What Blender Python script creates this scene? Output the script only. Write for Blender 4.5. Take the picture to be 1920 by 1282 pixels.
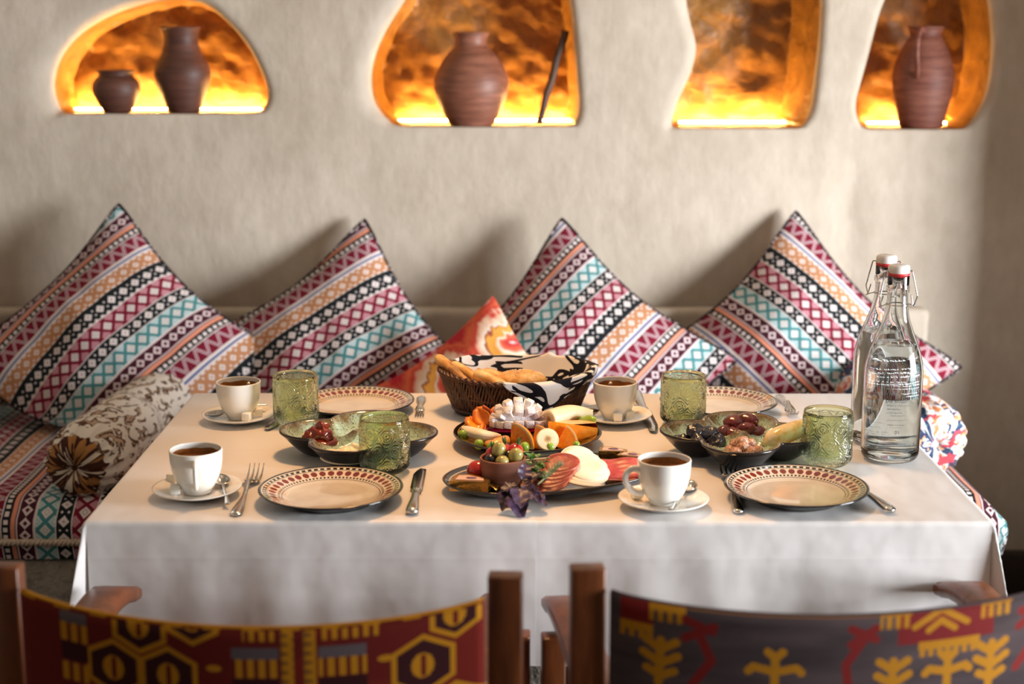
import bpy, bmesh, math, random
import numpy as np
from math import sin, cos, pi, atan2, sqrt, radians, hypot
from mathutils import Vector, Matrix, noise as mnoise
from mathutils.geometry import delaunay_2d_cdt

rng = random.Random(7)
for o in list(bpy.data.objects):
    bpy.data.objects.remove(o)
scene = bpy.context.scene
COL = scene.collection

# ------------------------------------------------------------------ camera, world, light, exposure
FPX = 2850.0
PITCH = math.atan(600 / FPX)
CAMLOC = Vector((0.0, -2.086, 1.453))
cam_data = bpy.data.cameras.new('camera')
cam_data.sensor_width = 36.0
cam_data.lens = FPX * 36 / 1920
cam_data.dof.use_dof = True
cam_data.dof.focus_distance = 2.52
cam_data.dof.aperture_fstop = 2.8
cam = bpy.data.objects.new('camera', cam_data)
COL.objects.link(cam)
cam.location = CAMLOC
cam.rotation_euler = (pi / 2 - PITCH, 0, 0)
scene.camera = cam

world = bpy.data.worlds.new('world')
scene.world = world
world.use_nodes = True
bgn = world.node_tree.nodes['Background']
bgn.inputs[0].default_value = (0.78, 0.89, 1.0, 1)
bgn.inputs[1].default_value = 0.05

def area(name, loc, target, sx, sy, power, color):
    d = bpy.data.lights.new(name, 'AREA')
    d.shape = 'RECTANGLE'; d.size = sx; d.size_y = sy
    d.energy = power; d.color = color
    o = bpy.data.objects.new(name, d); COL.objects.link(o)
    o.location = loc
    o.rotation_euler = (Vector(target) - Vector(loc)).to_track_quat('-Z', 'Y').to_euler()
    return o
area('window_daylight', (3.1, -0.62, 1.05), (0.2, 0.85, 0.95), 1.25, 1.0, 265, (0.93, 0.965, 1.0))
spd = bpy.data.lights.new('ceiling_spot', 'SPOT')
spd.energy = 95; spd.color = (1.0, 0.52, 0.20); spd.spot_size = radians(58); spd.spot_blend = 0.8; spd.shadow_soft_size = 0.14
spo = bpy.data.objects.new('ceiling_spot', spd); COL.objects.link(spo)
spo.location = (-0.05, 0.62, 2.26)
spo.rotation_euler = (Vector((0.0, 0.34, 0.75)) - spo.location).to_track_quat('-Z', 'Y').to_euler()

scene.view_settings.view_transform = 'Standard'
scene.view_settings.look = 'None'
scene.view_settings.exposure = 0.0
scene.view_settings.gamma = 1.0
scene.view_settings.use_curve_mapping = False
cy = scene.cycles
cy.max_bounces = 14; cy.diffuse_bounces = 4; cy.glossy_bounces = 5
cy.transmission_bounces = 14; cy.transparent_max_bounces = 16
cy.caustics_reflective = False
cy.caustics_refractive = True
cy.sample_clamp_indirect = 5.0
cy.use_denoising = True

# ------------------------------------------------------------------ geometry of the picture: rays through the lens onto real planes
FWD = Vector((0, cos(PITCH), -sin(PITCH))); UPV = Vector((0, sin(PITCH), cos(PITCH)))
def ray(px, py):
    return Vector(((px - 960) / FPX, 0, 0)) + FWD - UPV * ((py - 641) / FPX)
def P(px, py, z):
    r = ray(px, py); t = (z - CAMLOC.z) / r.z
    return CAMLOC + r * t
def PY(px, py, y):
    r = ray(px, py); t = (y - CAMLOC.y) / r.y
    return CAMLOC + r * t

# ------------------------------------------------------------------ mesh helpers
def newobj(name, V, F, mat=None, parent=None, smooth=True, uv=None):
    me = bpy.data.meshes.new(name)
    me.from_pydata([tuple(v) for v in V], [], [tuple(f) for f in F])
    if smooth:
        me.polygons.foreach_set('use_smooth', [True] * len(me.polygons))
    if uv is not None:
        layer = me.uv_layers.new(name='UVMap')
        idx = np.empty(len(me.loops), dtype=np.int32)
        me.loops.foreach_get('vertex_index', idx)
        layer.data.foreach_set('uv', np.asarray(uv, dtype=np.float32)[idx].ravel())
    me.update()
    o = bpy.data.objects.new(name, me)
    COL.objects.link(o)
    if mat is not None:
        for m_ in (mat if isinstance(mat, (list, tuple)) else [mat]):
            me.materials.append(m_)
    if parent is not None:
        o.parent = parent
    return o

def tag(o, label, cat, group=None, kind=None):
    if label: o['label'] = label
    if cat: o['category'] = cat
    if group: o['group'] = group
    if kind: o['kind'] = kind
    return o

def thing(name, label, cat, loc=(0, 0, 0), rotz=0.0, group=None):
    o = bpy.data.objects.new(name, None)
    o.empty_display_size = 0.03
    COL.objects.link(o)
    o.location = loc; o.rotation_euler = (0, 0, rotz)
    return tag(o, label, cat, group)

def solid(name, vf, mat, label, cat, loc=(0, 0, 0), rot=(0, 0, 0), group=None, smooth=True, uv=None):
    o = newobj(name, vf[0], vf[1], mat, None, smooth, uv)
    o.location = loc; o.rotation_euler = rot
    return tag(o, label, cat, group)

def part(name, vf, mat, parent, smooth=True, uv=None, label=None):
    o = newobj(name, vf[0], vf[1], mat, parent, smooth, uv)
    if label: o['label'] = label
    return o

def struct(name, vf, mat, smooth=True, uv=None):
    o = newobj(name, vf[0], vf[1], mat, None, smooth, uv)
    o['kind'] = 'structure'
    return o

def dup(root, loc, rotz, label):
    r = root.copy(); COL.objects.link(r)
    r.location = loc; r.rotation_euler = (0, 0, rotz); r['label'] = label
    for ch in list(root.children):
        c = ch.copy(); COL.objects.link(c); c.parent = r
        for g in list(ch.children):
            d = g.copy(); COL.objects.link(d); d.parent = c
    return r

def merge(*vfs):
    V = []; F = []
    for v, f in vfs:
        k = len(V); V += [tuple(p) for p in v]; F += [tuple(i + k for i in q) for q in f]
    return V, F

def xf(vf, M):
    return [tuple(M @ Vector(p)) for p in vf[0]], vf[1]
def mv(vf, x=0, y=0, z=0):
    return [(p[0] + x, p[1] + y, p[2] + z) for p in vf[0]], vf[1]
def T(x, y, z): return Matrix.Translation((x, y, z))
def R(a, ax): return Matrix.Rotation(a, 4, ax)
def S(x, y, z): return Matrix.Diagonal((x, y, z, 1))

def box(sx, sy, sz, bev=0.0, seg=2):
    bm = bmesh.new()
    bmesh.ops.create_cube(bm, size=1.0, matrix=S(sx, sy, sz))
    if bev > 0:
        bmesh.ops.bevel(bm, geom=bm.edges[:] , offset=bev, segments=seg, affect='EDGES', profile=0.5)
    V = [tuple(v.co) for v in bm.verts]
    bm.verts.index_update()
    F = [tuple(v.index for v in f.verts) for f in bm.faces]
    bm.free()
    return V, F

def lathe(prof, n=48, a0=0.0, a1=2 * pi, sx=1.0, sy=1.0):
    full = abs(a1 - a0 - 2 * pi) < 1e-6
    m = n if full else n + 1
    V = []; F = []; rings = []
    for r, z in prof:
        if r < 1e-6:
            V.append((0, 0, z)); rings.append([len(V) - 1] * m)
        else:
            k = len(V)
            for i in range(m):
                a = a0 + (a1 - a0) * i / n
                V.append((r * cos(a) * sx, r * sin(a) * sy, z))
            rings.append(list(range(k, k + m)))
    for j in range(len(rings) - 1):
        A, B = rings[j], rings[j + 1]
        for i in range(n):
            i2 = (i + 1) % m
            q = [A[i], A[i2], B[i2], B[i]]
            q2 = []
            for t in q:
                if t not in q2: q2.append(t)
            if len(q2) > 2: F.append(tuple(q2))
    return V, F

def smooth_prof(pts, n=40):
    """Catmull-Rom through (r,z) points"""
    out = []
    k = len(pts)
    per = max(2, n // (k - 1))
    for i in range(k - 1):
        p0 = pts[max(i - 1, 0)]; p1 = pts[i]; p2 = pts[i + 1]; p3 = pts[min(i + 2, k - 1)]
        for s in range(per):
            t = s / per
            out.append(tuple(0.5 * ((2 * b) + (-a + c) * t + (2 * a - 5 * b + 4 * c - d) * t * t + (-a + 3 * b - 3 * c + d) * t ** 3)
                             for a, b, c, d in zip(p0, p1, p2, p3)))
    out.append(tuple(pts[-1]))
    return [(max(p[0], 0.0),) + tuple(p[1:]) for p in out] if len(pts[0]) == 2 else out

def spline(pts, n=40, closed=False):
    out = []; k = len(pts)
    segs = k if closed else k - 1
    per = max(2, n // segs)
    for i in range(segs):
        if closed:
            q = [pts[(i + d) % k] for d in (-1, 0, 1, 2)]
        else:
            q = [pts[max(i - 1, 0)], pts[i], pts[i + 1], pts[min(i + 2, k - 1)]]
        for s in range(per):
            t = s / per
            out.append(tuple(0.5 * ((2 * b) + (-a + c) * t + (2 * a - 5 * b + 4 * c - d) * t * t + (-a + 3 * b - 3 * c + d) * t ** 3)
                             for a, b, c, d in zip(*q)))
    if not closed: out.append(tuple(pts[-1]))
    return out

def tube(pts, rad, n=8, cap=True, flat=1.0, up=None):
    """sweep; rad a number or list; flat squashes the section along its second axis"""
    pts = [Vector(p) for p in pts]; k = len(pts)
    if not hasattr(rad, '__len__'): rad = [rad] * k
    if not hasattr(flat, '__len__'): flat = [flat] * k
    V = []; F = []
    ref = Vector(up) if up else None
    prev = None
    for i, p in enumerate(pts):
        t = (pts[min(i + 1, k - 1)] - pts[max(i - 1, 0)])
        if t.length < 1e-9: t = Vector((0, 0, 1))
        t.normalize()
        if ref is not None:
            a = ref.cross(t)
            if a.length < 1e-6: a = t.orthogonal()
        elif prev is None:
            a = t.orthogonal()
        else:
            a = prev - t * prev.dot(t)
            if a.length < 1e-6: a = t.orthogonal()
        a.normalize(); prev = a
        b = t.cross(a)
        for j in range(n):
            w = 2 * pi * j / n
            V.append(tuple(p + a * (rad[i] * cos(w)) + b * (rad[i] * flat[i] * sin(w))))
    for i in range(k - 1):
        for j in range(n):
            j2 = (j + 1) % n
            F.append((i * n + j, i * n + j2, (i + 1) * n + j2, (i + 1) * n + j))
    if cap:
        F.append(tuple(range(n - 1, -1, -1)))
        F.append(tuple(range((k - 1) * n, k * n)))
    return V, F

def ellipsoid(rx, ry, rz, nu=20, nv=12, amp=0.0, freq=20.0, seed=0.0):
    V, F = lathe([(sin(pi * i / nv), -cos(pi * i / nv)) for i in range(nv + 1)], nu)
    out = []
    for p in V:
        q = Vector((p[0] * rx, p[1] * ry, p[2] * rz))
        if amp:
            s = mnoise.noise(q * freq + Vector((seed, seed * 1.7, seed * 2.3)))
            q += Vector(p).normalized() * amp * s
        out.append(tuple(q))
    return out, F

def grid(nu, nv, fn, closed_u=False):
    V = [fn(i / (nu if closed_u else nu - 1), j / (nv - 1)) for j in range(nv) for i in range(nu)]
    F = []
    for j in range(nv - 1):
        for i in range(nu if closed_u else nu - 1):
            i2 = (i + 1) % nu
            F.append((j * nu + i, j * nu + i2, (j + 1) * nu + i2, (j + 1) * nu + i))
    return V, F

def prism(poly, h, z0=0.0):
    """closed prism from a ccw outline"""
    k = len(poly)
    V = [(p[0], p[1], z0) for p in poly] + [(p[0], p[1], z0 + h) for p in poly]
    F = [tuple(range(k - 1, -1, -1)), tuple(range(k, 2 * k))]
    for i in range(k):
        j = (i + 1) % k
        F.append((i, j, k + j, k + i))
    return V, F

def sstep(a, b, x):
    t = min(max((x - a) / (b - a), 0.0), 1.0)
    return t * t * (3 - 2 * t)

# ------------------------------------------------------------------ material helpers: a small expression language over math nodes
class E:
    def __init__(s, nt, sock): s.nt = nt; s.k = sock
    def _m(s, op, *args):
        n = s.nt.nodes.new('ShaderNodeMath'); n.operation = op
        for i, a in enumerate((s,) + args):
            if isinstance(a, E): s.nt.links.new(a.k, n.inputs[i])
            else: n.inputs[i].default_value = float(a)
        return E(s.nt, n.outputs[0])
    def __add__(s, o): return s._m('ADD', o)
    __radd__ = __add__
    def __sub__(s, o): return s._m('SUBTRACT', o)
    def __rsub__(s, o): return s._m('MULTIPLY', -1.0)._m('ADD', o)
    def __mul__(s, o): return s._m('MULTIPLY', o)
    __rmul__ = __mul__
    def __truediv__(s, o): return s._m('DIVIDE', o)
    def fract(s): return s._m('FRACT')
    def floor(s): return s._m('FLOOR')
    def abs(s): return s._m('ABSOLUTE')
    def sin(s): return s._m('SINE')
    def sqrt(s): return s._m('SQRT')
    def gt(s, o): return s._m('GREATER_THAN', o)
    def lt(s, o): return s._m('LESS_THAN', o)
    def max(s, o): return s._m('MAXIMUM', o)
    def min(s, o): return s._m('MINIMUM', o)
    def atan2(s, o): return s._m('ARCTAN2', o)
    def between(s, a, b): return s.gt(a) * s.lt(b)
    def rep(s, p): return (s / p).fract() - 0.5        # centred cell coordinate in units of p

class Mat:
    def __init__(s, name, rough=0.5, metal=0.0, spec=0.5):
        s.m = bpy.data.materials.new(name); s.m.use_nodes = True
        s.nt = s.m.node_tree; s.b = s.nt.nodes['Principled BSDF']
        s.b.inputs['Roughness'].default_value = rough
        s.b.inputs['Metallic'].default_value = metal
        s.b.inputs['Specular IOR Level'].default_value = spec
    def coord(s, kind='Object'):
        n = s.nt.nodes.new('ShaderNodeTexCoord'); return n.outputs[kind]
    def xyz(s, sock):
        n = s.nt.nodes.new('ShaderNodeSeparateXYZ'); s.nt.links.new(sock, n.inputs[0])
        return [E(s.nt, n.outputs[i]) for i in range(3)]
    def vec(s, x, y, z=0.0):
        n = s.nt.nodes.new('ShaderNodeCombineXYZ')
        for i, a in enumerate((x, y, z)):
            if isinstance(a, E): s.nt.links.new(a.k, n.inputs[i])
            else: n.inputs[i].default_value = a
        return n.outputs[0]
    def mapping(s, sock, scale=(1, 1, 1), loc=(0, 0, 0), rot=(0, 0, 0)):
        n = s.nt.nodes.new('ShaderNodeMapping'); s.nt.links.new(sock, n.inputs[0])
        n.inputs['Scale'].default_value = scale; n.inputs['Location'].default_value = loc; n.inputs['Rotation'].default_value = rot
        return n.outputs[0]
    def noise(s, sock, scale, detail=3.0, rough=0.5, dist=0.0):
        n = s.nt.nodes.new('ShaderNodeTexNoise'); s.nt.links.new(sock, n.inputs['Vector'])
        n.inputs['Scale'].default_value = scale; n.inputs['Detail'].default_value = detail
        n.inputs['Roughness'].default_value = rough; n.inputs['Distortion'].default_value = dist
        return E(s.nt, n.outputs[0])
    def noisec(s, sock, scale, detail=2.0):
        n = s.nt.nodes.new('ShaderNodeTexNoise'); s.nt.links.new(sock, n.inputs['Vector'])
        n.inputs['Scale'].default_value = scale; n.inputs['Detail'].default_value = detail
        return n.outputs[1]
    def voronoi(s, sock, scale, feature='F1'):
        n = s.nt.nodes.new('ShaderNodeTexVoronoi'); n.feature = feature; s.nt.links.new(sock, n.inputs['Vector'])
        n.inputs['Scale'].default_value = scale
        return E(s.nt, n.outputs[0])
    def mix(s, fac, a, b):
        n = s.nt.nodes.new('ShaderNodeMix'); n.data_type = 'RGBA'
        if isinstance(fac, E): s.nt.links.new(fac.k, n.inputs[0])
        else: n.inputs[0].default_value = fac
        for i, c in ((6, a), (7, b)):
            if isinstance(c, (tuple, list)): n.inputs[i].default_value = (*c[:3], 1)
            else: s.nt.links.new(c, n.inputs[i])
        return n.outputs[2]
    def ramp(s, fac, stops, interp='LINEAR'):
        n = s.nt.nodes.new('ShaderNodeValToRGB'); s.nt.links.new(fac.k, n.inputs[0])
        r = n.color_ramp; r.interpolation = interp
        while len(r.elements) < len(stops): r.elements.new(0.5)
        for e, (p, c) in zip(r.elements, stops):
            e.position = p; e.color = (*c[:3], 1)
        return n.outputs[0]
    def color(s, c):
        if isinstance(c, (tuple, list)): s.b.inputs['Base Color'].default_value = (*c[:3], 1)
        else: s.nt.links.new(c, s.b.inputs['Base Color'])
        return s
    def bump(s, h, strength=0.3, dist=0.01):
        n = s.nt.nodes.new('ShaderNodeBump'); s.nt.links.new(h.k, n.inputs['Height'])
        n.inputs['Strength'].default_value = strength; n.inputs['Distance'].default_value = dist
        s.nt.links.new(n.outputs[0], s.b.inputs['Normal'])
        return s
    def set(s, **kw):
        for k, v in kw.items():
            k = k.replace('_', ' ')
            if isinstance(v, E): s.nt.links.new(v.k, s.b.inputs[k])
            else: s.b.inputs[k].default_value = v
        return s

def plain(name, c, rough=0.5, metal=0.0, var=0.12, scale=30.0, bump=0.0, bdist=0.002, **kw):
    m = Mat(name, rough, metal)
    co = m.coord()
    n = m.noise(co, scale)
    d = tuple(x * (1 - var) for x in c); l = tuple(min(1, x * (1 + var)) for x in c)
    m.color(m.ramp(n, [(0.3, d), (0.7, l)]))
    if bump: m.bump(m.noise(co, scale * 3), bump, bdist)
    if kw: m.set(**kw)
    return m.m

def srgb(r, g, b):
    f = lambda c: (c / 255 / 12.92) if c / 255 <= 0.04045 else ((c / 255 + 0.055) / 1.055) ** 2.4
    return (f(r), f(g), f(b))

# ------------------------------------------------------------------ materials
def make_plaster():
    m = Mat('plaster', 0.85)
    co = m.coord()
    big = m.noise(co, 2.2, 4, 0.55)
    fine = m.noise(m.mapping(co, (1, 1, 0.5)), 30, 4, 0.6)
    f = big * 0.65 + fine * 0.35
    m.color(m.ramp(f, [(0.3, srgb(172, 158, 140)), (0.7, srgb(210, 198, 182))]))
    pits = m.voronoi(co, 17).lt(0.06) * (-0.5)
    h = m.noise(m.mapping(co, (1.0, 1, 0.55)), 20, 5, 0.6) + m.noise(co, 7, 3) * 1.2 + pits
    m.bump(h, 0.5, 0.006)
    return m.m
PLASTER = make_plaster()

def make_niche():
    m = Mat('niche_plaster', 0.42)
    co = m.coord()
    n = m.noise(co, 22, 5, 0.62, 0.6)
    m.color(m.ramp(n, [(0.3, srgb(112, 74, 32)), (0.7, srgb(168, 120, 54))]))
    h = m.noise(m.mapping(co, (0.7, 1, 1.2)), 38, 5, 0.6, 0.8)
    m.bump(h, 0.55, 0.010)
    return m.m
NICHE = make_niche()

BROWNWALL = plain('floor_stone', srgb(70, 64, 58), 0.7, var=0.3, scale=6, bump=0.3)
DARKTRIM = plain('dark_baseboard', srgb(48, 34, 26), 0.6, var=0.25, scale=9)
CEIL = plain('ceiling_plaster', srgb(196, 182, 164), 0.9)

def make_plinth():
    m = Mat('rough_plinth', 0.9)
    co = m.coord()
    n = m.noise(co, 9, 5, 0.65)
    m.color(m.ramp(n, [(0.3, srgb(104, 94, 84)), (0.7, srgb(176, 164, 150))]))
    m.bump(m.noise(co, 22, 5, 0.65), 0.9, 0.02)
    return m.m
PLINTH = make_plinth()

def fabric_bump(m, co, scale=700.0, k=0.25):
    m.bump(m.noise(co, scale, 2), k, 0.0012)

# --- woven stripes of the cushions (UV in metres, u along the stripes)
PCELL = 0.0335; PV = 0.318
def make_kilim(name, dim=1.0):
    m = Mat(name, 0.85, spec=0.2)
    u, v, _ = m.xyz(m.coord('UV'))
    WH = srgb(232, 220, 216); BK = srgb(26, 32, 36); MR = srgb(122, 24, 46); TL = srgb(74, 138, 142)
    LB = srgb(196, 214, 216); PK = srgb(206, 138, 150); OR = srgb(196, 138, 98); SA = srgb(228, 150, 122); BL = srgb(78, 98, 152); DK = srgb(70, 28, 40)
    w = (v / PV).fract()
    x = u.rep(PCELL); ax = x.abs()
    x2 = (u + PCELL / 2).rep(PCELL); ax2 = x2.abs()
    ed = [0, .135, .225, .375, .505, .625, .67, .795, .845, .885, 1.0]
    def yc(i): return (w - (ed[i] + ed[i + 1]) / 2) * (PV / PCELL)      # in cells from the middle of band i
    pcell = u / PCELL
    def lattice(i, bg, lat, core, half, ring):
        y = yc(i)
        s1 = pcell + y + 0.5; s2 = pcell - y + 0.5
        a_ = (s1.fract() - 0.5).abs(); b_ = (s2.fract() - 0.5).abs()
        mm = a_.max(b_)
        mid = (s1.floor() - s2.floor()).abs().lt(0.5)
        c = m.mix(mid, half, core)
        c = m.mix(mm.between(0.13, 0.185), c, ring)
        c = m.mix(mm.gt(0.345), c, lat)
        return m.mix(y.abs().gt((ed[i + 1] - ed[i]) / 2 * PV / PCELL - 0.07), c, bg)
    # 0 teal, 2 maroon
    b0 = lattice(0, WH, TL, WH, LB, srgb(150, 186, 190))
    b2 = lattice(2, WH, MR, WH, PK, srgb(150, 140, 146))
    # 1 black with white lozenges
    def blackband(i):
        y = yc(i).abs(); d = ax + y * 1.0
        c = m.mix(d.lt(0.33), BK, WH)
        c = m.mix(d.lt(0.1), c, srgb(170, 160, 168))
        d2 = ax2 + (y - 0.2).abs()
        return m.mix(d2.lt(0.085), c, WH)
    b1 = blackband(1)
    b3 = blackband(3)
    ser = ((u / (PCELL / 2)).fract() - 0.5).abs()
    b3 = m.mix((yc(3) * -1.0 - 0.42).gt(ser * 0.5), b3, WH)
    # 4 orange
    y4 = yc(4)
    d4 = ax + y4.abs()
    b4 = m.mix(d4.lt(0.26), OR, WH)
    b4 = m.mix(d4.lt(0.09), b4, OR)
    b4 = m.mix((ax2 + (y4.abs() - 0.28).abs()).lt(0.1), b4, WH)
    b4 = m.mix(y4.abs().gt(0.44), b4, m.mix(((u / (PCELL / 2)).fract() - 0.5).abs().lt(0.3), OR, WH))
    # 5 blue lines
    y5 = yc(5).abs()
    b5 = m.mix(y5.lt(0.075), WH, BL)
    # 6 zigzag
    y6 = yc(6)
    tri = (ax - 0.25) * 2.0
    z = (y6 - tri).abs()
    b6 = m.mix(z.lt(0.22), MR, srgb(222, 186, 192))
    b6 = m.mix(z.lt(0.07), b6, DK)
    b6 = m.mix(y6.abs().gt(0.52), b6, WH)
    # 7 dotted
    q = ((u / (PCELL * 0.44)).fract() - 0.5).abs()
    b7 = m.mix(q.lt(0.3) * yc(7).abs().lt(0.13), BK, WH)
    # 8 salmon
    b8 = m.mix(yc(8).abs().gt(0.13), SA, DK)
    # 9 lattice
    xh = u.rep(PCELL * 0.72).abs(); y9 = yc(9).abs()
    d9 = xh * 0.72 + y9
    b9 = m.mix(d9.lt(0.34), DK, srgb(226, 204, 206))
    b9 = m.mix(d9.lt(0.15), b9, DK)
    b9 = m.mix(y9.gt(0.46), b9, srgb(226, 204, 206))
    bands = [b0, b1, b2, b3, b4, b5, b6, b7, b8, b9]
    c = bands[0]
    for i in range(1, 10):
        c = m.mix(w.gt(ed[i]), c, bands[i])
    if dim < 1: c = m.mix(1 - dim, c, (0.01, 0.008, 0.008))
    m.color(c)
    wv = (u * (2 * pi / 0.0016)).sin() * (v * (2 * pi / 0.0016)).sin()
    m.bump(wv, 0.35, 0.0006)
    return m.m
KILIM = make_kilim('kilim_weave')

def make_orange_ikat():
    m = Mat('orange_ikat', 0.8, spec=0.2)
    uv = m.coord('UV')
    u, v, _ = m.xyz(uv)
    nz = m.noise(uv, 16, 3); nz2 = m.noise(m.mapping(uv, (1, 0.35, 1)), 70, 3)
    x = (u + nz * 0.05 + nz2 * 0.016).rep(0.17); y = (v + nz * 0.05 + nz2 * 0.02).rep(0.2)
    d = (x * x * 1.0 + y * y * 1.2).sqrt()
    f = d + (nz2 - 0.5) * 0.14 + (nz - 0.5) * 0.18
    c = m.ramp(f, [(0.0, srgb(238, 226, 220)), (0.05, srgb(196, 46, 52)), (0.13, srgb(228, 110, 80)), (0.17, srgb(244, 226, 206)), (0.22, srgb(232, 158, 66)),
                   (0.30, srgb(238, 170, 80)), (0.33, srgb(150, 50, 40)), (0.345, srgb(246, 228, 208)), (0.42, srgb(240, 190, 160)), (0.47, srgb(208, 66, 56)), (0.56, srgb(228, 112, 74)), (0.68, srgb(190, 40, 52))])
    m.color(c); fabric_bump(m, uv)
    return m.m
ORANGE_IKAT = make_orange_ikat()

def make_brown_ikat():
    m = Mat('brown_ikat', 0.75, spec=0.2)
    uv = m.coord('UV'); u, v, _ = m.xyz(uv)           # u round the bolster in metres, v along
    nz = m.noise(uv, 22, 2, 0.5)
    spots = m.noise(m.mapping(uv, (1.0, 0.6, 1)), 36, 2, 0.45, 1.6)
    leaf = m.noise(m.mapping(uv, (1.0, 0.25, 1)), 34, 2, 0.5, 1.0)
    CR = srgb(232, 224, 212); BR = srgb(92, 64, 46)
    c = m.mix(spots.gt(0.545), CR, BR)
    c = m.mix(spots.gt(0.64), c, srgb(190, 162, 138))
    TAN = srgb(176, 122, 68)
    endc = m.mix(leaf.gt(0.44), TAN, srgb(70, 36, 26))
    endc = m.mix(leaf.gt(0.60), endc, srgb(224, 206, 186))
    endc = m.mix(m.noise(uv, 15).gt(0.66), endc, srgb(150, 40, 36))
    c = m.mix((v + nz * 0.06).lt(0.115), c, endc)
    m.color(c); fabric_bump(m, uv)
    return m.m
BROWN_IKAT = make_brown_ikat()

def make_blue_ikat():
    m = Mat('blue_ikat', 0.75, spec=0.2)
    uv = m.coord('UV')
    a = m.noise(m.mapping(uv, (1, 0.7, 1)), 16, 2, 0.5, 1.4)
    b = m.noise(m.mapping(uv, (0.5, 1, 1), (3, 1, 0)), 30, 2, 0.5, 0.8)
    c = m.mix(a.lt(0.47), srgb(238, 234, 234), srgb(52, 62, 96))
    c = m.mix(a.between(0.55, 0.60), c, srgb(222, 140, 90))
    c = m.mix(b.gt(0.62), c, srgb(196, 74, 84))
    c = m.mix(b.lt(0.36), c, srgb(226, 168, 120))
    c = m.mix(b.between(0.5, 0.515), c, srgb(90, 140, 140))
    m.color(c); fabric_bump(m, uv)
    return m.m
BLUE_IKAT = make_blue_ikat()

def make_bw_ikat():
    m = Mat('black_white_ikat', 0.7, spec=0.2)
    uv = m.coord('UV'); u, v, _ = m.xyz(uv)
    nz = m.noise(m.mapping(uv, (0.5, 1, 1)), 26, 2, 0.5, 0.6)
    a = m.noise(m.mapping(uv, (0.8, 1.3, 1)), 13, 1, 0.4, 1.8)
    st = ((v * 1.0 + nz * 0.01) / 0.011).fract()
    c = m.mix(a.between(0.415, 0.53), srgb(232, 230, 230), srgb(18, 19, 30))
    feather = st.lt(0.38) * (u + nz * 0.06).rep(0.16).abs().lt(0.14)
    c = m.mix(feather, c, srgb(18, 19, 30))
    m.color(c); fabric_bump(m, uv, 900)
    return m.m
BW_IKAT = make_bw_ikat()

def make_cloth():
    m = Mat('white_satin_cloth', 0.42, spec=0.45)
    co = m.coord()
    x, y, z = m.xyz(co)
    m.color(srgb(228, 224, 222))
    # pressed fold creases and soft rumples (fine relief)
    cr = (0.0 - ((y - 0.36).abs() * 160).min(1.0)) * 0.35 + (0.0 - ((z + 0.055).abs() * 160).min(1.0)) * 0.25
    h = cr * 0.35 + m.noise(m.mapping(co, (1, 0.6, 1)), 6, 3) * 2.2 + m.noise(co, 22, 2) * 0.12
    m.bump(h, 0.5, 0.006)
    m.set(Sheen_Weight=0.15)
    return m.m
CLOTH = make_cloth()

def wood(name, c1, c2, rough=0.35, axis=(6, 6, 1)):
    m = Mat(name, rough)
    co = m.coord()
    n = m.noise(m.mapping(co, axis), 9, 4, 0.6, 0.6)
    m.color(m.ramp(n, [(0.3, c1), (0.7, c2)]))
    m.bump(n, 0.08, 0.002)
    return m.m
CHAIRWOOD = wood('chair_wood', srgb(86, 44, 20), srgb(122, 66, 32), 0.3)
TABLEWOOD = wood('table_wood', srgb(70, 44, 28), srgb(104, 70, 46), 0.5)
STICKWOOD = wood('stick_wood', srgb(48, 28, 18), srgb(96, 66, 46), 0.6)

def make_clay(name, c1, c2, rough=0.6):
    m = Mat(name, rough)
    co = m.coord(); x, y, z = m.xyz(co)
    n = m.noise(m.mapping(co, (1, 1, 7)), 11, 4, 0.6)
    m.color(m.ramp(n, [(0.32, c1), (0.72, c2)]))
    m.bump(m.noise(m.mapping(co, (0.3, 0.3, 8)), 26, 3), 0.3, 0.003)
    return m.m
CLAY = make_clay('fired_clay', srgb(108, 64, 48), srgb(158, 102, 80), 0.5)
CLAYD = make_clay('dark_fired_clay', srgb(70, 40, 30), srgb(100, 60, 46), 0.55)
TERRA = make_clay('terracotta', srgb(104, 52, 40), srgb(146, 92, 74), 0.6)
BOWLCLAY = make_clay('bowl_clay', srgb(140, 88, 70), srgb(160, 106, 86), 0.7)

PORCELAIN = Mat('porcelain', 0.12).color(srgb(240, 237, 230)).set(Coat_Weight=0.4, Coat_Roughness=0.05).m
STEEL = Mat('steel', 0.16, 1.0).color((0.62, 0.60, 0.57)).m
WIRE = Mat('wire', 0.2, 1.0).color((0.6, 0.58, 0.56)).m
SUGAR = plain('sugar', srgb(246, 242, 234), 0.7, var=0.05, scale=400, bump=0.5, bdist=0.0006, Subsurface_Weight=0.3, Subsurface_Radius=(0.004, 0.003, 0.002))
BLACKGLAZE = Mat('black_glaze', 0.1).color(srgb(24, 20, 20)).set(Coat_Weight=0.3).m

def make_coffee():
    m = Mat('coffee', 0.08)
    co = m.coord(); x, y, z = m.xyz(co)
    r = (x * x + y * y).sqrt()
    f = r / 0.033 + (m.noise(co, 60, 3) - 0.5) * 0.5
    m.color(m.ramp(f, [(0.45, srgb(34, 18, 12)), (0.8, srgb(72, 38, 18)), (0.97, srgb(128, 80, 40))]))
    return m.m
COFFEE = make_coffee()
STAIN = plain('coffee_stain', srgb(150, 96, 48), 0.2, var=0.35, scale=45)

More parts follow.
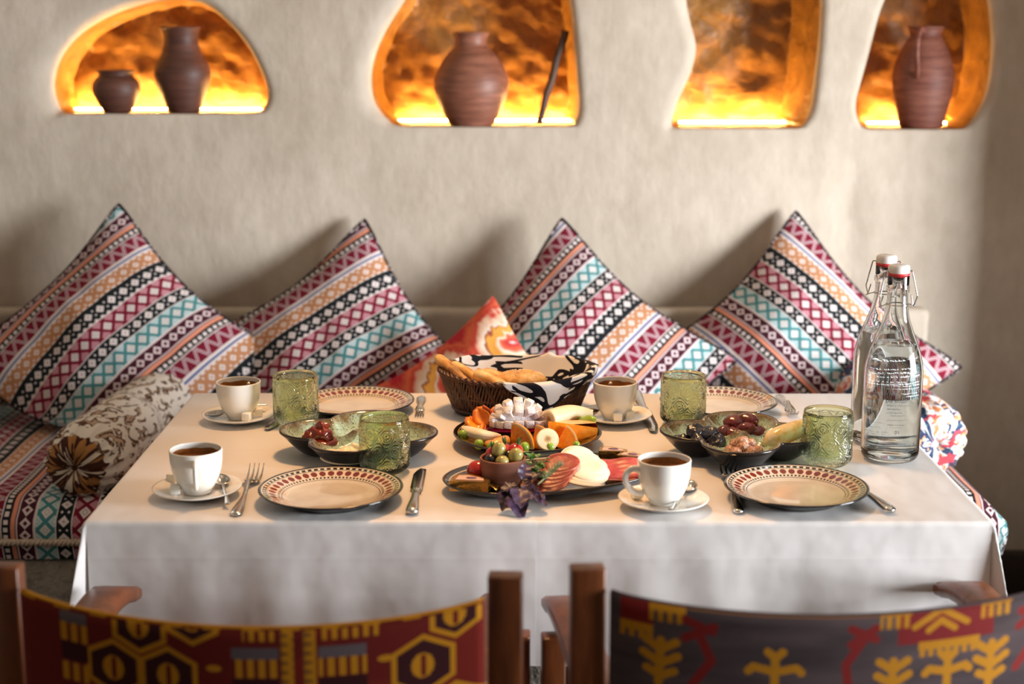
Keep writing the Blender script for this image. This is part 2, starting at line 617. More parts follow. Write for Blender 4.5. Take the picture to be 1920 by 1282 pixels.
def make_plate():
    m = Mat('painted_plate', 0.09)
    m.set(Coat_Weight=0.6, Coat_Roughness=0.03)
    co = m.coord(); x, y, z = m.xyz(co)
    r = (x * x + y * y).sqrt() / 0.108
    a = y.atan2(x) / (2 * pi) + 0.5
    CREAM = srgb(226, 208, 186); DK = srgb(40, 30, 26); RD = srgb(120, 34, 24)
    n = m.noise(co, 30, 3)
    c = m.ramp(n, [(0.3, srgb(208, 194, 176)), (0.7, srgb(224, 212, 194))])
    c = m.mix(r.gt(0.69), c, srgb(238, 230, 218))
    # inner dashed ring
    c = m.mix(r.between(0.672, 0.682), c, DK)
    c = m.mix(r.between(0.70, 0.735) * (a * 84).fract().lt(0.55), m.mix(r.gt(0.69), c, CREAM), DK)
    # red ovals
    ca = ((a * 41).fract() - 0.5) * (2 * pi * 0.82 / 41) / 0.0475
    ra = (r - 0.805) / 0.054
    c = m.mix((ca * ca + ra * ra).lt(1.0), c, RD)
    # outer chain: dark band with light dots
    band = r.between(0.885, 0.938)
    da = ((a * 62).fract() - 0.5) * (2 * pi * 0.91 / 62) / 0.021
    dr = (r - 0.912) / 0.02
    c = m.mix(band, c, m.mix((da * da + dr * dr).lt(1.0), DK, srgb(232, 222, 200)))
    c = m.mix(r.between(0.868, 0.874), c, DK)
    c = m.mix(r.gt(0.955), c, srgb(28, 20, 20))
    m.color(c)
    return m.m
PLATE = make_plate()

def make_dark_platter(name, circ=True):
    m = Mat(name, 0.1)
    m.set(Coat_Weight=0.5, Coat_Roughness=0.03)
    co = m.coord('UV'); a, r, _ = m.xyz(co)      # UV: (turns, radius fraction)
    GOLD = srgb(176, 140, 70); DK = srgb(20, 14, 13)
    cell = ((a * 34).fract() - 0.5).abs()
    rr = (r - 0.82) / 0.11
    star = (cell * 2 - (1 - rr.abs())).abs().lt(0.14) * rr.abs().lt(1.0)
    c = m.mix(star, DK, GOLD)
    c = m.mix(r.between(0.695, 0.71), c, GOLD)
    c = m.mix(r.between(0.925, 0.94), c, GOLD)
    m.color(c)
    return m.m
PLATTER = make_dark_platter('dark_platter_glaze')

def make_oval_platter():
    m = Mat('oval_platter_glaze', 0.1)
    m.set(Coat_Weight=0.5, Coat_Roughness=0.03)
    a, r, _ = m.xyz(m.coord('UV'))
    LINE = srgb(206, 182, 150); DK = srgb(20, 15, 14)
    cell = (a * 22).fract()
    c = m.mix(r.between(0.72, 0.88) * cell.lt(0.4), DK, srgb(112, 84, 44))
    c = m.mix(r.between(0.72, 0.88) * cell.between(0.45, 0.9), c, srgb(64, 26, 22))
    c = m.mix(r.between(0.885, 0.905), c, LINE)
    c = m.mix(r.between(0.70, 0.712), c, LINE)
    m.color(c)
    return m.m
OVALPLATTER = make_oval_platter()

def make_glaze():
    m = Mat('reactive_glaze', 0.12)
    m.set(Coat_Weight=0.5, Coat_Roughness=0.04)
    co = m.coord(); hh = m.xyz(m.coord('UV'))[0]
    n = m.noise(co, 26, 3, 0.6); sp = m.noise(co, 420, 2)
    BRN = srgb(120, 100, 62); GRN = srgb(168, 196, 172); PALE = srgb(188, 220, 208)
    # the thin glaze on slopes and edges shows the brown body, pools are pale green
    f = hh * 0.55 + n * 0.75
    c = m.ramp(f, [(0.46, PALE), (0.66, GRN), (0.88, BRN), (1.0, srgb(46, 32, 24))])
    c = m.mix(sp.gt(0.60), c, srgb(60, 66, 50))
    m.color(c)
    return m.m
GLAZE = make_glaze()
DISHBACK = Mat('dish_dark_back', 0.2).color(srgb(22, 15, 14)).m

def make_green_glass():
    m = Mat('green_glass', 0.02)
    m.color(srgb(234, 246, 214)).set(Transmission_Weight=1.0, IOR=1.42)
    return m.m
GREENGLASS = make_green_glass()
CLEARGLASS = Mat('clear_glass', 0.0).color((0.97, 0.99, 0.985)).set(Transmission_Weight=1.0, IOR=1.45).m
WATER = Mat('water', 0.0).color((0.98, 0.995, 1.0)).set(Transmission_Weight=1.0, IOR=1.33).m
REDRUBBER = plain('red_rubber', srgb(214, 46, 50), 0.4, var=0.03)
WHITECAP = plain('white_cap', srgb(238, 232, 226), 0.25, var=0.02)
INKWHITE = plain('white_print', srgb(240, 240, 240), 0.6, var=0.0)
INKDARK = plain('dark_print', srgb(60, 64, 70), 0.6, var=0.0)

def make_wicker():
    m = Mat('wicker', 0.35)
    co = m.coord()
    n = m.noise(co, 60, 3)
    m.color(m.ramp(n, [(0.3, srgb(40, 20, 12)), (0.7, srgb(94, 52, 28))]))
    m.bump(m.noise(m.mapping(co, (1, 1, 0.3)), 300, 2), 0.3, 0.001)
    return m.m
WICKER = make_wicker()

def make_crust(name, c1, c2, c3, rough=0.55, scale=28.0):
    m = Mat(name, rough)
    co = m.coord()
    n = m.noise(co, scale, 4, 0.6)
    m.color(m.ramp(n, [(0.3, c1), (0.52, c2), (0.74, c3)]))
    m.bump(m.noise(co, 130, 4, 0.7), 0.35, 0.002)
    return m.m
CRUST = make_crust('bread_crust', srgb(170, 108, 46), srgb(228, 180, 112), srgb(246, 224, 174))
CRUSTD = make_crust('dark_crust', srgb(112, 66, 26), srgb(206, 148, 78), srgb(240, 206, 144))
ROLLCRUST = make_crust('roll_crust', srgb(176, 116, 54), srgb(214, 166, 100), srgb(232, 202, 152), 0.65, 60)

# ------------------------------------------------------------------ chair webbing
def seg_d(u, v, a, b):
    ax, ay = a; bx, by = b
    dx, dy = bx - ax, by - ay
    L = dx * dx + dy * dy + 1e-9
    t = (((u - ax) * dx + (v - ay) * dy) / L).max(0.0).min(1.0)
    ex = u - ax - t * dx; ey = v - ay - t * dy
    return (ex * ex + ey * ey).sqrt()
def seg_min(u, v, segs):
    d = None
    for a, b in segs:
        s = seg_d(u, v, a, b)
        d = s if d is None else d.min(s)
    return d
YEL = srgb(188, 126, 18); MAR = srgb(102, 24, 18); DMAR = srgb(56, 16, 20); GRYP = srgb(96, 84, 88)

def make_red_webbing():
    m = Mat('red_yellow_webbing', 0.8, spec=0.2)
    u, v, _ = m.xyz(m.coord('UV'))
    jag = ((v / 0.006).fract() - 0.5).abs() * 0.004
    c = m.mix(m.noise(m.coord('UV'), 9).gt(0.55), MAR, srgb(114, 28, 18))
    def hexa(c, cx, cy, r, bee=True):
        x = (u - cx).abs(); y = (v - cy).abs()
        d = x.max(x * 0.5 + y * 0.98)
        c = m.mix(d.lt(r), c, YEL)
        c = m.mix(d.lt(r - 0.007), c, DMAR)
        if bee:
            e = ((u - cx + jag) * (u - cx + jag) / 0.0002 + (v - cy) * (v - cy) / 0.00026)
            c = m.mix(e.lt(1.0), c, YEL)
            c = m.mix(seg_d(u, v, (cx, cy - 0.011), (cx, cy + 0.011)).lt(0.0032), c, MAR)
        return c
    for cx, cy, r in ((0.13, 0.064, 0.038), (0.203, 0.064, 0.038), (0.166, 0.004, 0.036), (0.236, -0.012, 0.034), (0.166, 0.125, 0.036), (0.525, 0.062, 0.04), (0.565, 0.003, 0.032), (0.565, 0.125, 0.034)):
        c = hexa(c, cx, cy, r)
    tooth = (u / 0.0145).fract().lt(0.62)
    for a, b, k in ((0.285, 0.345, 0), (0.395, 0.455, 0), (0.058, 0.095, -0.02)):
        ub = u.between(a, b)
        c = m.mix(ub * v.between(0.022 + k, 0.037 + k), c, GRYP)
        for y0 in (0.037, 0.089):
            c = m.mix(ub * v.between(y0 + k, y0 + 0.024 + k) * tooth, c, YEL)
        c = m.mix(ub * v.between(0.062 + k, 0.086 + k), c, DMAR)
    zz = (((v / 0.012).fract() - 0.5).abs() + (u / 0.03).fract()).fract().lt(0.5)
    c = m.mix(u.between(0.348, 0.364) + u.between(0.376, 0.392), c, m.mix(zz, srgb(130, 84, 30), YEL))
    c = m.mix(v.between(0.0, 0.014) * ((u + 0.03) / 0.013).fract().lt(0.55) * (u.between(0.30, 0.34) + u.between(0.40, 0.47)), c, YEL)
    for cx, cy in ((0.262, 0.05), (0.262, 0.1), (0.478, 0.045), (0.478, 0.1), (0.09, 0.1)):
        e = (u - cx) * (u - cx) / 0.0001 + (v - cy) * (v - cy) / 0.00002
        c = m.mix(e.lt(1.0), c, YEL)
    c = m.mix(v.lt(-0.0), c, m.mix((u / 0.05).fract().lt(0.45), MAR, YEL))
    m.color(c)
    w = (u * (2 * pi / 0.004)).sin() * (v * (2 * pi / 0.002)).sin()
    m.bump(w, 0.3, 0.0008)
    return m.m

def make_grey_webbing():
    m = Mat('grey_yellow_webbing', 0.8, spec=0.2)
    u, v, _ = m.xyz(m.coord('UV'))
    j = ((v / 0.005).fract() - 0.5).abs() * 0.003
    uu = u + j
    n = m.noise(m.mapping(m.coord('UV'), (1, 6, 1)), 5)
    c = m.ramp(n, [(0.35, srgb(64, 52, 54)), (0.65, srgb(90, 74, 76))])
    def fig(cx, cy, k=1.0):
        return [((cx, cy), (cx, cy + 0.05 * k)), ((cx, cy + 0.018 * k), (cx - 0.026 * k, cy + 0.012 * k)), ((cx, cy + 0.018 * k), (cx + 0.026 * k, cy + 0.012 * k)),
                ((cx - 0.026 * k, cy + 0.012 * k), (cx - 0.032 * k, cy + 0.018 * k)), ((cx + 0.026 * k, cy + 0.012 * k), (cx + 0.032 * k, cy + 0.018 * k)),
                ((cx, cy), (cx - 0.009 * k, cy - 0.008 * k)), ((cx, cy), (cx + 0.009 * k, cy - 0.008 * k))]
    def tree(cx, cy):
        return [((cx, cy), (cx - 0.002, cy + 0.055)), ((cx, cy + 0.012), (cx - 0.018, cy)), ((cx, cy + 0.012), (cx + 0.018, cy)), ((cx, cy + 0.03), (cx - 0.02, cy + 0.018)), ((cx, cy + 0.03), (cx + 0.02, cy + 0.018)),
                ((cx, cy + 0.046), (cx - 0.016, cy + 0.038)), ((cx, cy + 0.046), (cx + 0.016, cy + 0.038))]
    red = [((0.085, 0.012), (0.12, 0.024)), ((0.088, 0.036), (0.122, 0.018)), ((0.105, 0.03), (0.12, 0.062)), ((0.12, 0.062), (0.098, 0.095)),
           ((0.288, 0.014), (0.318, 0.028)), ((0.318, 0.014), (0.288, 0.034)), ((0.302, 0.03), (0.282, 0.06)), ((0.282, 0.06), (0.288, 0.1)),
           ((0.508, 0.016), (0.538, 0.03)), ((0.54, 0.012), (0.506, 0.036)), ((0.522, 0.03), (0.53, 0.055)), ((0.53, 0.055), (0.505, 0.09))]
    c = m.mix(seg_min(uu, v, red).lt(0.0055), c, srgb(128, 30, 26))
    yel = fig(0.196, 0.052) + fig(0.412, 0.062, 0.9) + tree(0.06, 0.044) + tree(0.342, 0.058) + tree(0.47, 0.05)
    c = m.mix(seg_min(uu, v, yel).lt(0.0052), c, YEL)
    tooth = ((u / 0.011).fract().lt(0.6))
    def comb(c, u0, u1, v0, v1, inv=False):
        solidp = u.between(u0, u1) * v.between(v0, v0 + (v1 - v0) * 0.55)
        teeth = u.between(u0, u1) * v.between(v0, v1) * tooth
        return m.mix(solidp.max(teeth), c, YEL)
    c = m.mix(u.between(0.012, 0.05) * v.lt(0.026), c, srgb(120, 26, 22))
    c = comb(c, 0.045, 0.088, -0.01, 0.02)
    c = comb(c, 0.012, 0.05, 0.026, 0.046)
    c = m.mix(u.between(0.345, 0.47) * v.lt(0.038), c, srgb(124, 28, 28))
    c = comb(c, 0.322, 0.362, -0.02, 0.016)
    c = comb(c, 0.452, 0.494, -0.02, 0.016)
    c = comb(c, 0.372, 0.452, 0.036, 0.056)
    arch = [((0.366, 0.016), (0.40, -0.004)), ((0.40, -0.004), (0.434, 0.016)), ((0.384, 0.022), (0.4, 0.01)), ((0.4, 0.01), (0.418, 0.022))]
    c = m.mix(seg_min(u, v, arch).lt(0.0042), c, YEL)
    c = comb(c, 0.165, 0.225, 0.1, 0.13)
    c = comb(c, 0.53, 0.6, 0.085, 0.11)
    c = m.mix(v.lt(-0.001) * u.gt(0.09) * u.lt(0.32), c, srgb(150, 96, 40))
    m.color(c)
    w = (u * (2 * pi / 0.004)).sin() * (v * (2 * pi / 0.002)).sin()
    m.bump(w, 0.3, 0.0008)
    return m.m
REDWEB = make_red_webbing(); GREYWEB = make_grey_webbing()

# ------------------------------------------------------------------ setting: back wall with niches
YW = 1.65
NICHES = [
    dict(pts=[(120, 213), (100, 190), (95, 150), (110, 105), (150, 60), (205, 28), (270, 6), (330, -2), (382, 10), (425, 44), (460, 85), (485, 130), (499, 172), (495, 198), (478, 212), (400, 213), (300, 213), (200, 213)],
         fl=(0.075, 0.024, 0.03, 0.006), depth=0.16, shr=(0.0, 0.0)),
    dict(pts=[(755, 237), (722, 222), (700, 190), (694, 150), (700, 110), (718, 65), (745, 20), (775, -20), (830, -60), (930, -75), (1020, -55), (1060, -20), (1071, 20), (1077, 80), (1082, 150), (1085, 200), (1079, 228), (1062, 238), (960, 238), (860, 238)],
         fl=(0.05, 0.024, 0.03, 0.006), depth=0.2, shr=(0.0, 0.0)),
    dict(pts=[(1270, 241), (1264, 226), (1274, 190), (1297, 140), (1308, 90), (1297, 40), (1290, 0), (1292, -60), (1320, -130), (1400, -170), (1490, -140), (1535, -70), (1541, 0), (1538, 70), (1530, 140), (1522, 200), (1510, 230), (1492, 241), (1420, 241), (1340, 241)],
         fl=(0.035, 0.024, 0.03, 0.006), depth=0.2, shr=(0.0, 0.022)),
    dict(pts=[(1628, 242), (1611, 224), (1607, 195), (1615, 160), (1632, 100), (1648, 40), (1662, 0), (1690, -60), (1740, -100), (1800, -80), (1845, -30), (1860, 20), (1864, 90), (1857, 160), (1840, 205), (1815, 236), (1790, 242), (1700, 242)],
         fl=(0.02, 0.03, 0.03, 0.006), depth=0.2, shr=(0.0, 0.0)),
]
def wall_y(x, z):
    g = 0.010 * mnoise.noise(Vector((x * 1.6, z * 1.6, 3.1))) + 0.004 * mnoise.noise(Vector((x * 6, z * 5, 9.0)))
    g += 0.010 * math.exp(-((x - 0.835) / 0.03) ** 2) * sstep(1.2, 1.0, z)  # shallow groove shaped into the wall in place of a soft window-bar shadow
    return YW + g
def inside(poly, p):
    x, y = p; r = False; k = len(poly); j = k - 1
    for i in range(k):
        xi, yi = poly[i]; xj, yj = poly[j]
        if (yi > y) != (yj > y) and x < (xj - xi) * (y - yi) / (yj - yi) + xi: r = not r
        j = i
    return r
def cdt_fill(outer_pts, holes, bound, step, keep_in):
    """grid points triangulated against the contours; keep_in says whether faces inside the contours stay"""
    V = []; Ed = []
    near = []
    for h in holes:
        k = len(V)
        V += [Vector(p) for p in h]; Ed += [(k + i, k + (i + 1) % len(h)) for i in range(len(h))]
        near += h
    na = np.array(near)
    x0, x1, z0, z1 = bound
    nx = int(round((x1 - x0) / step)); nz = int(round((z1 - z0) / step))
    H = [np.array(h) for h in holes]
    for i in range(nx + 1):
        x = x0 + (x1 - x0) * i / nx
        col = na[np.abs(na[:, 0] - x) < step * 0.6]
        for j in range(nz + 1):
            z = z0 + (z1 - z0) * j / nz
            if len(col) and np.min(np.hypot(col[:, 0] - x, col[:, 1] - z)) < step * 0.5: continue
            ins = False
            for h, ha in zip(holes, H):
                if ha[:, 0].min() < x < ha[:, 0].max() and ha[:, 1].min() < z < ha[:, 1].max() and inside(h, (x, z)): ins = True; break
            if ins != keep_in: continue
            V.append(Vector((x, z)))
    vs, es, fs, *_ = delaunay_2d_cdt(V, Ed, [], 0, 1e-6)
    out = []
    for f in fs:
        cx = sum(vs[i][0] for i in f) / 3; cz = sum(vs[i][1] for i in f) / 3
        ins = any(inside(h, (cx, cz)) for h in holes)
        if ins == keep_in: out.append(tuple(f))
    return vs, out
def build_wall():
    holes = []; rings_all = []
    for nd in NICHES:
        pts = [PY(px, py, YW) for px, py in nd['pts']]
        c = spline([(p.x, p.z) for p in pts], 12 * len(pts), closed=True)
        zf = min(p[1] for p in c) + 0.0015
        c = [(x, max(z, zf)) for x, z in c]
        nd['zf'] = zf
        k = len(c)
        cx = sum(p[0] for p in c) / k; cz = sum(p[1] for p in c) / k
        nrm = []
        for i in range(k):
            t = Vector((c[(i + 2) % k][0] - c[i - 2][0], c[(i + 2) % k][1] - c[i - 2][1])).normalized()
            n = Vector((t.y, -t.x))
            if n.dot(Vector((c[i][0] - cx, c[i][1] - cz))) < 0: n = -n
            nrm.append(n)
        wL, wR, wT, wB = nd['fl']
        w = []
        for n in nrm:
            ww = wL * max(0, -n.x) ** 2 + wR * max(0, n.x) ** 2 + wT * max(0, n.y) ** 2 + wB * max(0, -n.y) ** 2
            w.append(ww)
        for _ in range(6): w = [(w[i - 1] + w[i] + w[(i + 1) % k]) / 3 for i in range(k)]
        rings = []
        for s in range(7):
            ph = pi / 2 * s / 6
            rings.append([(c[i][0] + nrm[i].x * w[i] * (1 - sin(ph)), min(w[i], 0.035) * (1 - cos(ph)), c[i][1] + nrm[i].y * w[i] * (1 - sin(ph))) for i in range(k)])
        D = nd['depth']; sl, sr = nd['shr']
        for s in range(1, 9):
            f = s / 8
            ring = []
            for i in range(k):
                dx = (sl * max(0, -nrm[i].x) - sr * max(0, nrm[i].x)) * f
                wob = 0.004 * mnoise.noise(Vector((c[i][0] * 20, f * 3, c[i][1] * 20))) * min(1, f * 2) * (0 if nrm[i].y < -0.7 else 1)
                rr = 0.015 * sstep(0.7, 1.0, f) if nrm[i].y > -0.7 else 0
                ring.append((c[i][0] + dx - nrm[i].x * (rr + wob), min(w[i], 0.035) + (D - min(w[i], 0.035)) * f, c[i][1] - nrm[i].y * (rr + wob)))
            rings.append(ring)
        rings_all.append(rings)
        holes.append([(p[0], p[2]) for p in rings[0]])
    vs, fs = cdt_fill(None, holes, (-2.4, 1.45, 0.0, 2.3), 0.025, False)
    V = [(v[0], wall_y(v[0], v[1]), v[1]) for v in vs]
    F = list(fs)
    Fm = [0] * len(F)
    for rings, nd in zip(rings_all, NICHES):
        k = len(rings[0]); base = len(V)
        for r in rings:
            V += [(x, wall_y(x, z) + d if d < 1e-6 else YW + 0.0 + (wall_y(x, z) - YW) * max(0, 1 - d / 0.05) + d, z) for x, d, z in r]
        for j in range(len(rings) - 1):
            for i in range(k):
                i2 = (i + 1) % k
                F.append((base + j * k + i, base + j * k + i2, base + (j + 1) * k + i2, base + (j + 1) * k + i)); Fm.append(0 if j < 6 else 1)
        last = [(p[0], p[2]) for p in rings[-1]]
        xs = [p[0] for p in last]; zs = [p[1] for p in last]
        v2, f2 = cdt_fill(None, [last], (min(xs), max(xs), min(zs), max(zs)), 0.012, True)
        b2 = len(V)
        for p in v2:
            q = Vector((p[0] * 16, p[1] * 20, 5))
            V.append((p[0], YW + nd['depth'] + 0.008 * mnoise.noise(q) + 0.004 * mnoise.noise(q * 2.7), p[1]))
        for f in f2:
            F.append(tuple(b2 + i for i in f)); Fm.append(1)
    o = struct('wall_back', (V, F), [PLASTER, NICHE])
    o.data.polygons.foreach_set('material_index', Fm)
    bm = bmesh.new(); bm.from_mesh(o.data)
    bmesh.ops.remove_doubles(bm, verts=bm.verts[:], dist=0.0004)
    bmesh.ops.recalc_face_normals(bm, faces=bm.faces[:])
    bm.to_mesh(o.data); bm.free()
    return o
build_wall()

struct('floor', mv(box(4.4, 6.2, 0.06), -0.4, -1.4, -0.03), BROWNWALL, False)
struct('ceiling', mv(box(4.4, 6.2, 0.1), -0.4, -1.4, 2.35), CEIL, False)
struct('wall_left', mv(box(0.15, 6.2, 2.4), -2.48, -1.4, 1.15), PLASTER, False)
# right wall, thick, with the window opening that lets the daylight in
XW = 1.40
wr = merge(mv(box(0.35, 0.59, 2.4), XW + 0.175, 1.25 + 0.295, 1.15), mv(box(0.35, 2.4, 2.4), XW + 0.175, -2.0 - 1.2, 1.15),
           mv(box(0.35, 3.25, 0.62), XW + 0.175, -0.375, 0.26), mv(box(0.35, 3.25, 0.12), XW + 0.175, -0.375, 2.28))
struct('wall_right', wr, PLASTER, False)
wf = merge(*[mv(box(0.05, 0.06, 1.68), XW + 0.30, y, 1.40) for y in (1.22, -1.97)], *[mv(box(0.05, 3.25, 0.05), XW + 0.30, -0.375, z) for z in (0.59, 2.2)])
struct('window_1', wf, DARKTRIM, False)
struct('baseboard_back', mv(box(0.42, 0.03, 0.12, 0.004), 1.2, YW - 0.02, 0.06), DARKTRIM)

# plastered bench
bench = thing('bench', 'built-in plastered bench along the back wall under the patterned cushions', 'bench', (0, 0, 0))
def rough_box(x0, x1, y0, y1, z0, z1, bev, amp, n=26):
    V, F = box(x1 - x0, y1 - y0, z1 - z0, bev, 3)
    bm = bmesh.new()
    vv = [bm.verts.new(p) for p in V]
    for f in F: bm.faces.new([vv[i] for i in f])
    bmesh.ops.subdivide_edges(bm, edges=[e for e in bm.edges if e.calc_length() > 0.15], cuts=n, use_grid_fill=True)
    out = []
    c = Vector(((x0 + x1) / 2, (y0 + y1) / 2, (z0 + z1) / 2))
    for v in bm.verts:
        p = v.co + c
        q = mnoise.noise_vector(p * 6) * amp + mnoise.noise_vector(p * 19) * amp * 0.4
        out.append(tuple(p + q))
    bm.verts.index_update()
    Fo = [tuple(v.index for v in f.verts) for f in bm.faces]
    bm.free()
    return out, Fo
part('base', rough_box(-2.38, 0.965, 0.775, 1.60, 0.0, 0.41, 0.03, 0.008), PLINTH, bench)
part('back_ledge', rough_box(-2.38, 1.03, 1.585, 1.640, 0.405, 0.762, 0.018, 0.004), PLASTER, bench)

# seat mattress in the same woven stripes
def roll(d, L, r):
    """arc length d from the centre of a slab of half-width L with edge radius r -> (offset, drop)"""
    s = 1 if d >= 0 else -1; d = abs(d)
    if d <= L - r: return s * d, 0.0
    a = (d - (L - r)) / r
    if a <= pi / 2: return s * (L - r + r * sin(a)), r * (1 - cos(a))
    return s * L, r + (d - (L - r) - r * pi / 2)
def mattress():
    Lx, Ly, r, th = 1.66, 0.405, 0.06, 0.12
    ex = Lx - r + r * pi / 2 + (th - r); ey = Ly - r + r * pi / 2 + (th - r)
    nu, nv = 230, 60
    V = []; UV = []; F = []
    for j in range(nv):
        for i in range(nu):
            dx = -ex + 2 * ex * i / (nu - 1); dy = -ey + 2 * ey * j / (nv - 1)
            x, zx = roll(dx, Lx, r); y, zy = roll(dy, Ly, r)
            z = th - min(max(zx, zy), th)
            lump = 0.010 * mnoise.noise(Vector((x * 4, y * 4, 1.2)))
            edge = max(0, 1 - max(zx, zy) / 0.02)
            bulge = 0.012 * sin(pi * min(1, z / th)) if max(zx, zy) > r * 0.6 else 0
            sx = 1 if x > 0 else -1; sy = 1 if y > 0 else -1
            V.append((x + (sx * bulge if zx > zy else 0), y + (sy * bulge if zy > zx else 0), z + lump * edge))
            UV.append((dy, dx + 0.247 + 0.012 * mnoise.noise(Vector((x * 2, y * 3, 8)))))
    for j in range(nv - 1):
        for i in range(nu - 1):
            F.append((j * nu + i, j * nu + i + 1, (j + 1) * nu + i + 1, (j + 1) * nu + i))
    return (V, F), UV
mt = thing('seat_mattress', 'long striped woven seat cushion lying on the plastered bench', 'cushion', (-0.69, 1.185, 0.409))
vf, uv = mattress()
part('cover', vf, KILIM, mt, uv=uv)
def rope(p0, p1, r=0.0045, pitch=0.018):
    p0, p1 = Vector(p0), Vector(p1); L = (p1 - p0).length; k = int(L / pitch * 8)
    out = []
    for ph in (0, pi):
        pts = []
        for i in range(k + 1):
            t = i / k; a = 2 * pi * L * t / pitch + ph
            pts.append(p0.lerp(p1, t) + Vector((0, sin(a) * r * 0.8, cos(a) * r * 0.8)))
        out.append(tube(pts, r, 5))
    return merge(*out)
ROPEMAT = plain('cord', srgb(196, 176, 156), 0.7, var=0.2, scale=200)
part('rope_piping', rope((-1.5, -0.421, 0.04), (1.62, -0.421, 0.04)), ROPEMAT, mt, label='pale twisted rope piping')

# ------------------------------------------------------------------ square throw pillows
def pillow_mesh(s=0.225, th=0.085, n=56, seed=0.0, vs=1, v0=0.0, usc=1.0):
    V = []; F = []; UV = []
    for side in (1, -1):
        base = len(V)
        for j in range(n + 1):
            for i in range(n + 1):
                a = -1 + 2 * i / n; b = -1 + 2 * j / n
                # gather the samples near the edges
                a = math.copysign(1 - (1 - abs(a)) ** 1.25, a); b = math.copysign(1 - (1 - abs(b)) ** 1.25, b)
                ka = 1 - 0.135 * (1 - b * b) ** 1.5; kb = 1 - 0.135 * (1 - a * a) ** 1.5
                x = s * a * ka; z = s * b * kb
                ea = (1 - a * a); eb = (1 - b * b)
                prof = (max(ea, 0) ** 0.8) * (max(eb, 0) ** 0.8)
                wr = mnoise.noise(Vector((a * 2.1 + seed, b * 2.1, side * 3.0 + seed))) * 0.16 + mnoise.noise(Vector((a * 6 + seed, b * 6, side * 5.0))) * 0.05
                ear = 1 - max(0, (abs(a) + abs(b)) - 1.55) * 0.5
                y = -side * th * prof * (1 + wr) * ear
                y += 0.012 * mnoise.noise(Vector((a * 1.3 + seed * 2, b * 1.3, 7.7)))
                V.append((x, y, z))
                UV.append((x * usc + seed, vs * z + v0 * PV))
        for j in range(n):
            for i in range(n):
                q = (base + j * (n + 1) + i, base + j * (n + 1) + i + 1, base + (j + 1) * (n + 1) + i + 1, base + (j + 1) * (n + 1) + i)
                F.append(q if side == 1 else q[::-1])
    edge = []
    N1 = n + 1
    loop = [i for i in range(N1)] + [j * N1 + n for j in range(1, N1)] + [n * N1 + i for i in range(n - 1, -1, -1)] + [j * N1 for j in range(n - 1, 0, -1)]
    pipe = [V[i] for i in loop]; pipe.append(pipe[0])
    return (V, F), UV, pipe
PIPEMAT = None
def make_pipe():
    m = Mat('dark_edging', 0.85, spec=0.2)
    co = m.coord()
    n = m.voronoi(co, 120)
    m.color(m.mix(n.lt(0.3), srgb(40, 32, 36), srgb(200, 186, 184)))
    return m.m
PIPEMAT = make_pipe()
def pillow(name, label, px, py, y, spin, lean, yaw=0.0, s=0.27, th=0.115, seed=0.0, vs=1, v0=0.0, mat=KILIM, group=None, pipe=True):
    c = PY(px, py, y)
    root = thing(name, label, 'pillow', c, 0, group)
    root.matrix_world = Matrix.Translation(c) @ R(radians(yaw), 'Z') @ R(radians(-lean), 'X') @ R(radians(-spin), 'Y')
    vf, uv, pp = pillow_mesh(s, th, 56, seed, vs, v0)
    M = root.matrix_world.copy(); Mi = M.inverted()
    def settle(p):      # the lower corner is squashed flat on the seat
        q = M @ Vector(p)
        zs = 0.545
        if q.z < zs + 0.05: q.z = zs + 0.05 * math.exp((q.z - zs - 0.05) / 0.05)
        if q.y > YW - 0.035: q.y = YW - 0.035 + 0.02 * (1 - math.exp(-(q.y - YW + 0.035) / 0.02))
        return tuple(Mi @ q)
    vf = ([settle(p) for p in vf[0]], vf[1]); pp = [settle(p) for p in pp]
    part('cover', vf, mat, root, uv=uv)
    if pipe:
        part('edging', tube(pp, 0.0038, 6, False), PIPEMAT, root)
    return root
G = 'striped throw pillows along the bench'
pillow('throw_pillow', 'striped woven throw pillow farthest left whole, above the brown bolster', 214, 670, 1.375, 46, 28, 3, seed=0.3, vs=1, v0=0.22, group=G)
pillow('throw_pillow', 'striped woven throw pillow left of the orange pillow, second whole one from the left', 634, 694, 1.44, 36, 26, 2, seed=1.1, vs=1, v0=0.10, group=G)
pillow('throw_pillow', 'striped woven throw pillow directly right of the orange pillow, behind the bread basket', 1078, 698, 1.385, 50, 26, -2, seed=2.2, vs=-1, v0=0.46, group=G)
pillow('throw_pillow', 'striped woven throw pillow farthest right, behind the two water bottles', 1496, 684, 1.45, -45, 24, -4, seed=3.4, vs=1, v0=0.0, group=G)
pillow('throw_pillow', 'striped throw pillow cut off by the left edge of the picture', -215, 690, 1.38, 43, 24, 6, seed=4.0, vs=1, v0=0.62, group=G)
pillow('ikat_pillow', 'orange and red ikat throw pillow behind the bread basket', 892, 765, 1.2, 40, 30, -6, s=0.19, th=0.085, seed=5.0, mat=ORANGE_IKAT, pipe=False)

